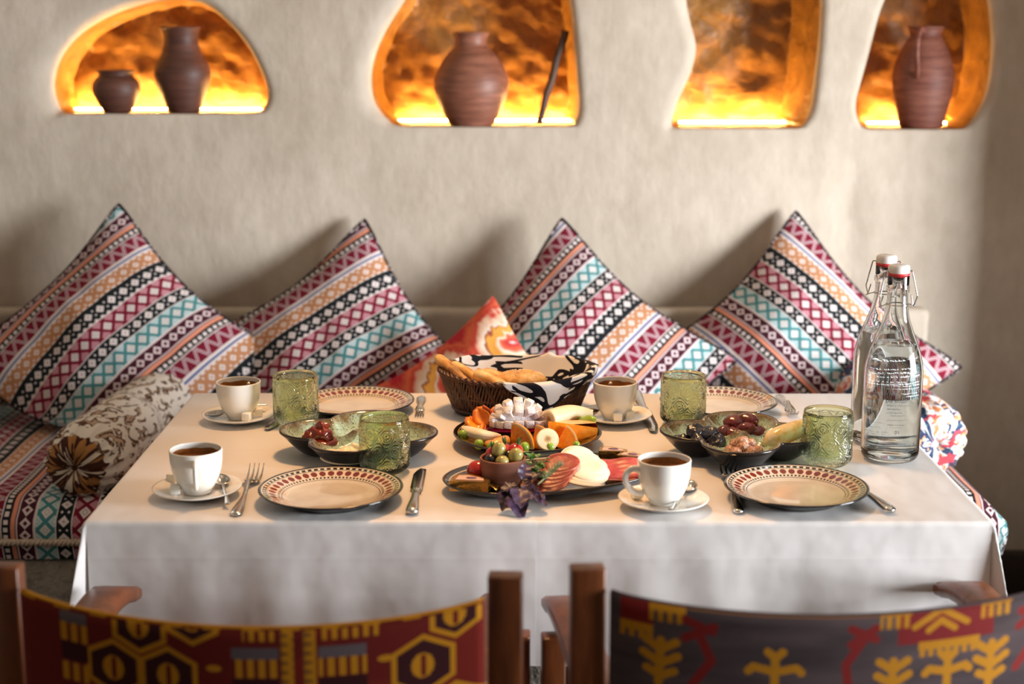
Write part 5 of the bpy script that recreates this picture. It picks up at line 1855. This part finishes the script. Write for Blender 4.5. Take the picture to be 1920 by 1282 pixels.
# ------------------------------------------------------------------ bread basket
by_ = 0.625; bx = (968 - 960) / FPX * 2.9
bk = thing('bread_basket', 'oval brown wicker basket holding bread behind the fruit platter', 'basket', (bx, by_, TZ))
RX, RY, BX, BY_, BH = 0.140, 0.098, 0.108, 0.068, 0.070
def bask(a, t, off=0.0):
    k = t ** 0.8
    rx = BX + (RX - BX) * k + off; ry = BY_ + (RY - BY_) * k + off
    return Vector((rx * cos(a), ry * sin(a), t * (BH + 0.010 * cos(a) ** 2)))
vs = []
NS = 170
for i in range(NS):
    a0_ = 2 * pi * i / NS
    pts = []
    for j in range(11):
        t_ = j / 10
        pts.append(bask(a0_ + 0.10 * t_ + 0.02 * sin(t_ * 9 + i), 0.015 + 0.965 * t_, 0.0012 + 0.0007 * sin(t_ * 20 + (i % 2) * pi)))
    vs.append(tube(pts, 0.0025, 5))
part('woven_strands', merge(*vs), WICKER, bk)['kind'] = 'stuff'
V = []; F = []; n_ = 72
for j in range(9):
    for i in range(n_): V.append(tuple(bask(2 * pi * i / n_, j / 8, -0.002)))
for j in range(8):
    for i in range(n_):
        i2 = (i + 1) % n_
        F.append((j * n_ + i, j * n_ + i2, (j + 1) * n_ + i2, (j + 1) * n_ + i))
F.append(tuple(range(n_)))
part('inner_wall', (V, F), WICKER, bk)
for ph in (0, pi):
    ring = [bask(2 * pi * i / 240, 1.0) + Vector((0.0022 * cos(i * 2 * pi / 8 + ph), 0.0022 * cos(i * 2 * pi / 8 + ph), 0.0025 * sin(i * 2 * pi / 8 + ph))) for i in range(241)]
    part('rim_braid', tube(ring, 0.0034, 6, False), WICKER, bk)
for h_ in (0.12, 0.5):
    part('waling', tube([bask(2 * pi * i / 120, h_, 0.0035 if h_ < .2 else 0.0008) for i in range(121)], 0.0028, 6, False), WICKER, bk)

# napkin lining the basket, with a corner hanging over the front rim
def angd(a, b):
    d = (a - b + pi) % (2 * pi) - pi
    return d
def napkin():
    nA, nS = 200, 40
    V = []; UV = []; F = []
    a_f = radians(-66)
    for j in range(nS):
        s = j / (nS - 1)
        for i in range(nA):
            a = 2 * pi * i / nA
            back = sstep(radians(95), radians(40), abs(angd(a, radians(88))))
            right = sstep(radians(70), radians(10), abs(angd(a, radians(8))))
            fl = max(0.0, 1 - abs(angd(a, a_f)) / radians(34))
            wig = mnoise.noise(Vector((cos(a) * 3, sin(a) * 3, 2.0)))
            top = 0.003 + 0.012 * back + 0.004 * wig + 0.007 * math.exp(-(angd(a, radians(62)) / 0.07) ** 2)
            low = sstep(radians(60), radians(20), abs(angd(a, radians(200))))   # left side: slumps inside the rim
            top -= 0.014 * low
            over = 0.060 * fl + 0.018 * right + 0.0005
            if s < 0.6:
                f = s / 0.6
                p = bask(a, 0.25 + 0.75 * f, -0.008 - 0.012 * (1 - f) - 0.004 * wig * f)
                p.z += (top) * f * f
            else:
                f = (s - 0.6) / 0.4
                b0 = bask(a, 1.0, -0.008 - 0.004 * wig); b0.z += top
                if fl > 0 or right > 0.05:
                    # over the rim and down outside
                    r1 = bask(a, 1.0, 0.006); r1.z += 0.0065
                    if f < 0.25: p = b0.lerp(r1, f / 0.25)
                    else:
                        g = (f - 0.25) / 0.75 * over
                        tt = max(0.0, 1.0 - g / (BH + 0.01))
                        p = bask(a, tt, 0.0085 + 0.003 * sin(a * 9))
                        if g < 0.006: p.z += 0.0065 * (1 - g / 0.006)
                else:
                    p = b0 + Vector((0.0015 * cos(a), 0.0015 * sin(a), -0.002)) * f
            V.append(tuple(p)); UV.append((a * 0.125, 0.13 + s * 0.13))
    for j in range(nS - 1):
        for i in range(nA):
            i2 = (i + 1) % nA
            F.append((j * nA + i, j * nA + i2, (j + 1) * nA + i2, (j + 1) * nA + i))
    return (V, F), UV
vf, uv = napkin()
nk = solid('napkin', vf, BW_IKAT, 'black and white ikat napkin lining the bread basket, one corner hanging out', 'napkin', (bx, by_, TZ), uv=uv)
md = nk.modifiers.new('thickness', 'SOLIDIFY'); md.thickness = 0.0008

# bread
def loaf(name, label, pts, rad, mat, group, flat=0.85, seed=0.0, cat='bread'):
    pts = [Vector(p) for p in pts]; c0 = pts[0].copy()
    sp = [Vector(q) for q in spline([tuple(p - c0) for p in pts], 30)]
    n = len(sp)
    rr = []
    for i in range(n):
        t_ = i / (n - 1)
        e = min(t_, 1 - t_) / 0.12
        rr.append(rad * (sqrt(max(0.02, 1 - max(0, 1 - e) ** 2))) * (1 + 0.10 * mnoise.noise(Vector((t_ * 5, seed, 1)))))
    V, F = tube(sp, rr, 18, True, flat, up=(0.2, 0, 1))
    V = [tuple(Vector(v) + mnoise.noise_vector(Vector(v) * 45 + Vector((seed, 0, 0))) * 0.0012) for v in V]
    t = thing(name, label, cat, c0, 0, group)
    part('crust', (V, F), mat, t)
    # browned seam along the top
    seam = [q + Vector((0, -0.0008, r * flat * 0.97)) for q, r in zip(sp[4:-4], rr[4:-4])]
    V2, F2 = tube(seam, [0.0022] * len(seam), 6, True, 0.4)
    part('browned_seam', (V2, F2), CRUSTD, t)
    return t
GB = 'bread in the wicker basket'
def q3(*a): return [PY(px, py, y) for px, py, y in a]
loaf('bread_stick', 'long browned bread stick leaning highest out of the basket at left', q3((818, 668, 0.635), (848, 694, 0.60), (876, 722, 0.575), (892, 742, 0.56)), 0.0105, CRUSTD, GB, 0.9, 1.0)
loaf('bread_stick', 'golden bread stick just behind the browned leaning one', q3((846, 682, 0.655), (880, 700, 0.625), (905, 722, 0.59), (916, 738, 0.57)), 0.0105, CRUST, GB, 0.85, 2.0)
loaf('bread_stick', 'short bread stick at the front rim of the basket', q3((864, 714, 0.585), (885, 722, 0.578), (915, 730, 0.575)), 0.0085, CRUST, GB, 0.8, 3.0)
loaf('bread_stick', 'pale bread stick next to the sesame roll', q3((890, 700, 0.60), (915, 709, 0.585), (945, 726, 0.56)), 0.0125, CRUST, GB, 0.85, 4.0)
loaf('bread_stick', 'bread stick lying behind the sesame roll', q3((905, 698, 0.64), (935, 706, 0.63), (965, 716, 0.62)), 0.011, CRUST, GB, 0.85, 5.0)
rp = PY(978, 712, 0.60)
rt = thing('sesame_roll', 'round sesame roll in the middle of the basket', 'bread', rp, radians(-6), GB)
V, F = ellipsoid(0.047, 0.03, 0.018, 32, 18, 0.002, 40, 2.0)
part('crust', (V, F), ROLLCRUST, rt)
sv = []
for k in range(150):
    a = rng.uniform(0, 2 * pi); r_ = sqrt(rng.random()) * 0.85
    x_, y_ = 0.047 * r_ * cos(a), 0.03 * r_ * sin(a)
    z_ = 0.018 * sqrt(max(0, 1 - r_ * r_)) + 0.0004
    sv.append(xf(ellipsoid(0.0014, 0.0009, 0.0006, 6, 4), T(x_, y_, z_) @ R(rng.uniform(0, pi), 'Z')))
part('sesame_seeds', merge(*sv), CHEESE, rt)['kind'] = 'stuff'

# ------------------------------------------------------------------ cold-cut platter
pl = Vector((*PT(835, 906, 0.018), 0)); pr_ = Vector((*PT(1226, 866, 0.018), 0))
cc = (pl + pr_) / 2; A = (pr_ - pl).length / 2; B = 0.096
ang = atan2(pr_.y - pl.y, pr_.x - pl.x)
cp = thing('cold_cut_platter', 'long oval black platter of sausage, cheese and olives', 'platter', (cc.x, cc.y, TZ), ang)
def oval(prof, n=96):
    V = []; F = []; UV = []
    for f, z in prof:
        for i in range(n):
            a = 2 * pi * i / n
            ca, sa = cos(a), sin(a)
            e = 2.25
            k = (abs(ca) ** e + abs(sa) ** e) ** (-1 / e)
            # edge band of constant width
            d = (1 - f) * B
            V.append(((A - d) * k * ca if f > 0 else 0.0, max(B - d, 0) * k * sa, z)); UV.append((i / n, f))
    for j in range(len(prof) - 1):
        for i in range(n):
            i2 = (i + 1) % n
            F.append((j * n + i, j * n + i2, (j + 1) * n + i2, (j + 1) * n + i))
    return (V, F), UV
profo = [(0.02, 0.006), (0.4, 0.006), (0.62, 0.0065), (0.70, 0.008), (0.85, 0.014), (0.96, 0.0185), (1.0, 0.0195), (1.012, 0.0185), (1.0, 0.0165), (0.85, 0.010), (0.68, 0.002), (0.64, 0.0), (0.58, 0.0), (0.55, 0.002), (0.02, 0.002)]
vf, uv = oval(profo)
part('platter_body', vf, OVALPLATTER, cp, uv=uv)
CZ = TZ + 0.0075
# clay bowl with olives and tomatoes
ox, oy = PT(943, 908, 0.008)
bo = thing('olive_bowl', 'small clay bowl of olives on the cold-cut platter', 'bowl', (ox, oy, CZ))
part('body', lathe(smooth_prof([(0, 0.0), (0.024, 0.0), (0.0275, 0.002), (0.031, 0.012), (0.0335, 0.026), (0.0348, 0.042), (0.0348, 0.0435)], 36) + [(0.034, 0.0445), (0.0325, 0.0435)] + smooth_prof([(0.0322, 0.042), (0.031, 0.028), (0.028, 0.014), (0.018, 0.006), (0, 0.005)], 30), 56), BOWLCLAY, bo)
def olive(label, dx, dy, dz, mat, r=(0.0095, 0.0095, 0.0118), rot=(0, 0, 0), name='olive', group='olives in the clay bowl'):
    t = thing(name, label, name if name != 'cherry_tomato' else 'tomato', (ox + dx, oy + dy, CZ + dz), 0, group)
    t.rotation_euler = rot
    r = tuple(v * 1.1 for v in r)
    part('skin', ellipsoid(*r, 22, 14), mat, t)
    if name == 'olive': part('pit_hole', mv(ellipsoid(0.002, 0.002, 0.0008, 10, 6), 0, 0, r[2] - 0.0004), STAIN, t)
    else:
        for k in range(5):
            part('calyx_leaf', xf(leaf_vf(0.012, 0.0022, -0.5, 0.2), T(0, 0, r[2] - 0.0008) @ R(k * 2 * pi / 5 + rng.random() * 0.4, 'Z') @ R(-0.5 - 0.5 * rng.random(), 'Y')), CALYX, t)
        part('stem', tube([(0, 0, r[2] - 0.001), (0.001, 0, r[2] + 0.006)], 0.0009, 6), CALYX, t)
olive('big green olive standing highest in the clay bowl', -0.006, -0.004, 0.0565, OLIVEG, (0.0098, 0.0098, 0.0118), (0.15, 0.2, 0))
olive('big green olive at the right rim of the clay bowl', 0.0195, -0.010, 0.0495, OLIVEG, (0.0100, 0.0100, 0.0112), (0.3, 0.5, 0.4))
olive('green olive low in the middle of the clay bowl', -0.001, -0.019, 0.0425, OLIVEG, (0.0095, 0.0092, 0.0085), (0, 0, 0.3))
olive('black olive at the left rim of the clay bowl', -0.0185, -0.010, 0.0415, OLIVEB, (0.0088, 0.0088, 0.0090))
olive('black olive between the two big green olives', 0.0085, -0.002, 0.046, OLIVEB, (0.0085, 0.0085, 0.0085), (0.5, 0.3, 0))
olive('cherry tomato half hidden behind the right green olive', 0.019, 0.011, 0.050, TOMATO, (0.0115, 0.0115, 0.0108), (0.2, 0.3, 0), 'cherry_tomato', 'cherry tomatoes in the clay bowl')
olive('cherry tomato with green calyx at the back of the clay bowl', 0.003, 0.012, 0.050, TOMATO, (0.0108, 0.0108, 0.0102), (-0.1, 0.1, 1), 'cherry_tomato', 'cherry tomatoes in the clay bowl')
olive('cherry tomato at the back left of the clay bowl', -0.015, 0.010, 0.046, TOMATO, (0.0108, 0.0108, 0.0102), (-0.2, -0.3, 2), 'cherry_tomato', 'cherry tomatoes in the clay bowl')
t = thing('tomato', 'red tomato on the platter behind the clay bowl at left', 'tomato', at_px(897, 882, TZ + 0.026))
part('skin', ellipsoid(0.018, 0.018, 0.0165, 28, 16), TOMATO, t)
part('stem_scar', mv(ellipsoid(0.003, 0.003, 0.001, 8, 6), 0, 0, 0.0165), CALYX, t)

# shingled slices
def disc(name, label, cat, pos, r, h, M, mat, group, ell=1.0, edge_mat=None):
    t = thing(name, label, cat, pos, 0, group)
    V, F = lathe([(0, h / 2), (r * 0.6, h / 2 + 0.0002), (r - h * 0.4, h / 2), (r, h * 0.15), (r, -h * 0.15), (r - h * 0.4, -h / 2), (0, -h / 2)], 36, sy=ell)
    V = [(p[0], p[1], p[2] + 0.0016 * sin(p[0] / r * 2.2 + len(label)) * (hypot(p[0], p[1]) / r) ** 2) for p in V]
    part('slice', xf((V, F), M), mat, t)
    rimv = tube([M @ Vector((r * 0.995 * cos(a), r * 0.995 * sin(a) * ell, 0.0016 * sin(cos(a) * 2.2 + len(label)))) for a in np.linspace(0, 2 * pi, 37)], h * 0.36, 6, False)
    part('casing', rimv, edge_mat or mat, t)
    return t
SALRIM = food('salami_casing', [(0.3, (176, 84, 66)), (0.7, (212, 128, 104))], 0.3, 60)
ords = ['nearest the viewer', 'second from the viewer', 'third from the viewer', 'fourth from the viewer', 'fifth from the viewer', 'farthest from the viewer']
for k in range(6):
    px, py = 1030 + 4.5 * k, 909 - 8.0 * k
    disc('sausage_slice', 'red sausage slice beside the rosemary, ' + ords[k] + ' in its shingled row', 'sausage', at_px(px, py, TZ + 0.013 + 0.0043 * k), 0.0295, 0.0045, Rm(7 + 2 * k, -9, 28), SALAMI, 'sausage slices by the rosemary', 0.8, SALRIM)
for k in range(6):
    px, py = 1092 + (4, 10, 14, 10, 0, -10)[k], 900 - 7.8 * k
    disc('cheese_slice', 'white cheese slice, ' + ords[k] + ' in its shingled row', 'cheese', at_px(px, py, TZ + 0.014 + 0.0040 * k), 0.0325, 0.0042, Rm(8 + 3 * k, 10 - 5 * k, 24 + 6 * k), CHEESE, 'cheese slices on the oval platter', 0.8)
for k in range(4):
    px, py = 1163 + 2 * k, 889 - 7 * k
    p = at_px(px, py, TZ + 0.0145 + 0.0035 * k)
    t = thing('dried_beef_slice', 'red dried beef strip by the cup handle, ' + ords[k] + (' in the pile'), 'dried beef', p, radians(8), 'dried beef strips on the oval platter')
    V, F = grid(14, 8, lambda a, b: ((a - 0.5) * 0.066, (b - 0.5) * 0.026, 0.004 * (1 - (2 * b - 1) ** 2) + 0.0015 * sin(a * 8 + k)))
    o = part('slice', xf((V, F), Rm(22, 0, 0)), HAM, t)
    md = o.modifiers.new('thickness', 'SOLIDIFY'); md.thickness = 0.0035
    part('fat_edge', tube([Rm(22, 0, 0) @ Vector(((a - 0.5) * 0.066, -0.013, 0.0015 * sin(a * 8 + k) - 0.001)) for a in np.linspace(0, 1, 12)], 0.0019, 6), SALRIM, t)
# wrapped cheeses
def packet(label, px, py, z, rot, L=0.05, W=0.03, Hh=0.014, tail=True):
    p = at_px(px, py, TZ + z)
    t = thing('wrapped_cheese', label, 'cheese', p, radians(rot), 'gold foil wrapped cheeses')
    tri = [(-L * 0.5, -W * 0.5), (L * 0.5, -W * 0.32), (L * 0.5, W * 0.1), (-L * 0.1, W * 0.62), (-L * 0.5, W * 0.4)]
    V, F = prism(tri, Hh)
    part('foil_wrap', (V, F), GOLD, t, False)
    part('paper_label', mv(prism([(-L * 0.38, -W * 0.34), (L * 0.36, -W * 0.2), (L * 0.32, W * 0.06), (-L * 0.12, W * 0.38), (-L * 0.38, W * 0.26)], 0.0008), 0, 0, Hh), PAPER, t, False)
    part('printed_mark', mv(lathe([(0, 0.0009), (0.0062, 0.0009), (0.0064, 0.0006)], 20, sx=1.3, sy=0.8), 0.0, 0, Hh + 0.0004), VIOLET, t)
    if tail:
        tv = grid(6, 5, lambda a, b: (L * 0.5 + a * 0.013, (b - 0.5) * 0.016 * (0.5 + a), 0.006 + 0.003 * sin(b * 9 + a * 4)))
        o = part('twisted_end', tv, GOLD, t)
        md = o.modifiers.new('thickness', 'SOLIDIFY'); md.thickness = 0.0008
packet('gold foil wrapped cheese wedge left of the clay bowl', 884, 916, 0.010, -14, 0.058, 0.036, 0.016)
packet('gold foil wrapped cheese behind the sliced cheese', 1150, 858, 0.016, -10, 0.045, 0.026, 0.014)
packet('gold foil wrapped cheese nearest the front right cup', 1186, 866, 0.017, -26, 0.045, 0.026, 0.012, False)
# purple basil
bs = at_px(975, 925, TZ + 0.022)
t = thing('basil_sprig', 'purple basil sprig hanging over the front edge of the oval platter', 'herb', bs)
for dx, dy, dz, L, W, rz, ry, rx in ((-0.010, -0.010, 0.004, 0.046, 0.017, -70, 28, 10), (-0.016, -0.004, 0.004, 0.036, 0.015, -105, 22, -15), (0.002, -0.006, 0.010, 0.036, 0.014, -40, 12, 25), (0.008, 0.008, 0.012, 0.034, 0.012, 40, -30, 0),
                                 (-0.004, 0.002, 0.012, 0.03, 0.013, -150, 5, 0), (0.012, -0.002, 0.006, 0.034, 0.012, -20, 16, -20), (0.004, 0.012, 0.016, 0.032, 0.011, 70, -48, 30), (-0.002, -0.010, 0.012, 0.04, 0.015, -84, 20, -8), (0.016, -0.010, 0.002, 0.03, 0.011, -35, 14, 10)):
    lv = leaf_vf(L, W, 0.22, 0.35, 0.0022, L * 900, 9, 12)
    part('basil_leaf', xf(lv, T(dx, dy, dz) @ R(radians(rz), 'Z') @ R(radians(ry), 'Y') @ R(radians(rx), 'X')), BASIL, t)
part('stem', tube([(-0.006, -0.006, 0.006), (0.004, 0.002, 0.010), (0.012, 0.012, 0.014)], 0.0014, 6), BASIL, t)
# parsley and rosemary
ps = at_px(998, 886, TZ + 0.030)
t = thing('parsley_sprig', 'green parsley sprig between the clay bowl and the sausage', 'herb', ps)
for k in range(44):
    a = rng.uniform(0, 2 * pi); rr = rng.uniform(0, 0.018)
    lv = leaf_vf(rng.uniform(0.009, 0.016), 0.0045, 0.3, 0.3, 0.0008, k, 5, 7)
    part('parsley_leaf', xf(lv, T(rr * cos(a) + 0.004, rr * sin(a), rng.uniform(-0.008, 0.022)) @ R(rng.uniform(0, 2 * pi), 'Z') @ R(rng.uniform(-1.1, 0.3), 'Y')), LEAFG, t)
part('stem', tube([(-0.012, -0.006, -0.010), (0, 0, 0), (0.006, 0.004, 0.008)], 0.001, 6), LEAFG, t)
r0 = at_px(1008, 908, TZ + 0.036); r1 = at_px(1050, 872, TZ + 0.046)
t = thing('rosemary_sprig', 'grey green rosemary sprig lying across the red sausage slices', 'herb', r0)
dv = r1 - r0
part('stem', tube([dv * s for s in np.linspace(0, 1, 8)], 0.0013, 6), ROSEMARY, t)
nl = []
for k in range(60):
    s = 0.25 + 0.75 * k / 60
    a = k * 2.4
    base = dv * s
    dirv = (dv.normalized() * 0.8 + Vector((cos(a), sin(a) * 0.6, abs(sin(a)) * 0.7 + 0.1)) * 0.6).normalized()
    nl.append(tube([base, base + dirv * 0.006, base + dirv * 0.0115], [0.0007, 0.0008, 0.0003], 5))
part('needles', merge(*nl), ROSEMARY, t)['kind'] = 'stuff'

# ------------------------------------------------------------------ in the lobed dishes
def lobe(cx, cy_, cs, k): return Vector((cx + cs[k][0], cy_ + cs[k][1], TZ + 0.0095))
c = lobe(dlx, dly, dlc, 3)
t = thing('jam', 'mound of red fruit jam in the left dish', 'jam', c)
for k, (dx, dy, dz, r, s) in enumerate(((0.004, -0.008, 0.006, (0.032, 0.026, 0.012), 1), (0.004, -0.004, 0.018, (0.022, 0.018, 0.014), 2), (0.010, -0.002, 0.028, (0.013, 0.010, 0.012), 3), (-0.008, -0.014, 0.016, (0.012, 0.010, 0.010), 4), (0.018, -0.012, 0.018, (0.010, 0.010, 0.012), 5))):
    part('jam_mound' if k == 0 else 'fruit_piece', mv(ellipsoid(r[0] * 1.1, r[1] * 1.1, r[2] * 1.15, 26, 16, 0.006, 110, s), dx - 0.006, dy + 0.012, dz), JAM, t)
c = lobe(dlx, dly, dlc, 0)
t = thing('cream', 'pale sour cream in the front hollow of the left dish', 'cream', c)
V, F = lathe([(0, 0.024), (0.008, 0.021), (0.02, 0.015), (0.034, 0.0125), (0.042, 0.011), (0.044, 0.006), (0.03, -0.001), (0, -0.001)], 64)
V = [(p[0] - 0.002, p[1], p[2] + (0.003 * sin(3 * atan2(p[1], p[0]) + hypot(p[0], p[1]) * 160) * sstep(0.0, 0.012, hypot(p[0], p[1])) if p[2] > 0.0115 else 0)) for p in V]
part('swirl', (V, F), CREAM, t)
part('peak', mv(ellipsoid(0.008, 0.006, 0.009, 18, 12, 0.002, 90, 3), 0.008, 0.006, 0.019), CREAM, t)
c = lobe(dlx, dly, dlc, 1)
t = thing('apricot_preserve', 'amber apricot preserve in the right hollow of the left dish', 'jam', c)
part('syrup', lathe([(0, 0.008), (0.03, 0.008), (0.037, 0.007), (0.034, 0.002), (0.02, -0.001), (0, -0.001)], 40), AMBER, t)
for k in range(5):
    a = k * 1.26
    part('fruit_piece', mv(ellipsoid(0.011, 0.009, 0.008, 18, 12, 0.002, 80, k), 0.016 * cos(a), 0.016 * sin(a), 0.0095), AMBER, t)
def dried(name, cat, label, group, c, spots, r, mat, amp, freq):
    for k, (dx, dy, dz, rz) in enumerate(spots):
        t = thing(name, label[k], cat, (c.x + dx, c.y + dy, c.z + dz), rz, group)
        sc = rng.uniform(0.92, 1.1)
        V, F = ellipsoid(r[0] * sc, r[1] * sc, r[2] * sc, 26, 16, amp, freq, k * 3.1 + len(name))
        t.rotation_euler = (rng.uniform(-0.3, 0.3), rng.uniform(-0.3, 0.3), rz)
        part('skin', (V, F), mat, t)
        part('stem_end', xf(ellipsoid(0.002, 0.002, 0.0014, 8, 6), T(r[0] * sc * 0.98, 0, 0)), STAIN, t)
pos = ['nearest the left tip of the dish', 'at the front of the pile', 'at the back of the pile', 'on top of the pile', 'at the right of the pile', 'in the middle of the pile', 'lowest at the back right', 'at the far end of the pile', 'at the back left', 'at the front right edge', 'tucked under the others']
c = lobe(drx, dry, drc, 3)
dried('prune', 'prune', ['glossy black prune in the right dish, ' + s for s in pos[:7]], 'prunes in the divided dish', c,
      [(-0.026, -0.006, 0.013, 0.3), (-0.004, -0.024, 0.014, 2.0), (0.0, 0.018, 0.012, 0.9), (-0.006, 0.0, 0.027, 1.4), (0.024, -0.016, 0.016, 2.6), (0.012, -0.004, 0.025, 0.2), (0.024, 0.012, 0.015, 1.2)], (0.0185, 0.014, 0.013), PRUNE, 0.006, 110)
c = lobe(drx, dry, drc, 2)
dried('date', 'date', ['dark red date in the right dish, ' + s for s in pos[:8]], 'dates in the divided dish', c,
      [(-0.024, -0.008, 0.015, 0.5), (-0.012, -0.022, 0.014, 2.3), (0.008, 0.012, 0.014, 1.0), (0.012, -0.004, 0.034, -0.5), (0.026, -0.014, 0.016, 0.4), (-0.008, 0.000, 0.028, 2.6), (0.020, 0.010, 0.018, 1.8), (0.006, -0.018, 0.023, -0.3)], (0.0195, 0.0138, 0.0132), DATE, 0.0018, 70)
c = lobe(drx, dry, drc, 0) + Vector((0.004, 0.008, 0.005))
dried('candied_nut', 'nut', ['sugared brown nut in the front hollow, ' + s for s in pos[:11]], 'sugared nuts in the divided dish', c,
      [(-0.018, 0.004, 0.010, 0), (-0.012, -0.016, 0.011, 1), (0.002, 0.014, 0.011, 2), (0.0, 0.0, 0.0245, 0.4), (0.024, -0.004, 0.011, 1.4), (0.006, -0.004, 0.012, 2.2), (0.014, 0.012, 0.011, 0.8), (0.014, 0.004, 0.021, 0.2), (-0.010, 0.008, 0.019, 1.9), (0.012, -0.016, 0.012, 1.1), (0.000, -0.010, 0.020, 2.9)], (0.0102, 0.0098, 0.0095), NUT, 0.0016, 260)
c = lobe(drx, dry, drc, 1)
t = thing('candied_fruit', 'large pale yellow piece of candied fruit in the right dish', 'candied fruit', (c.x, c.y, c.z))
V, F = tube([(-0.026, -0.012, 0.012), (-0.018, -0.010, 0.024), (0.002, -0.002, 0.030), (0.026, 0.010, 0.036), (0.048, 0.022, 0.042), (0.060, 0.028, 0.046)], [0.010, 0.0185, 0.019, 0.0165, 0.011, 0.004], 20, True, 0.85, up=(0, 0, 1))
bmv = [tuple(Vector(v) + mnoise.noise_vector(Vector(v) * 70) * 0.003) for v in V]
part('flesh', (bmv, F), CANDY, t)
part('syrup', lathe([(0, 0.007), (0.028, 0.007), (0.035, 0.006), (0.03, 0.001), (0, -0.001)], 36), AMBER, t)
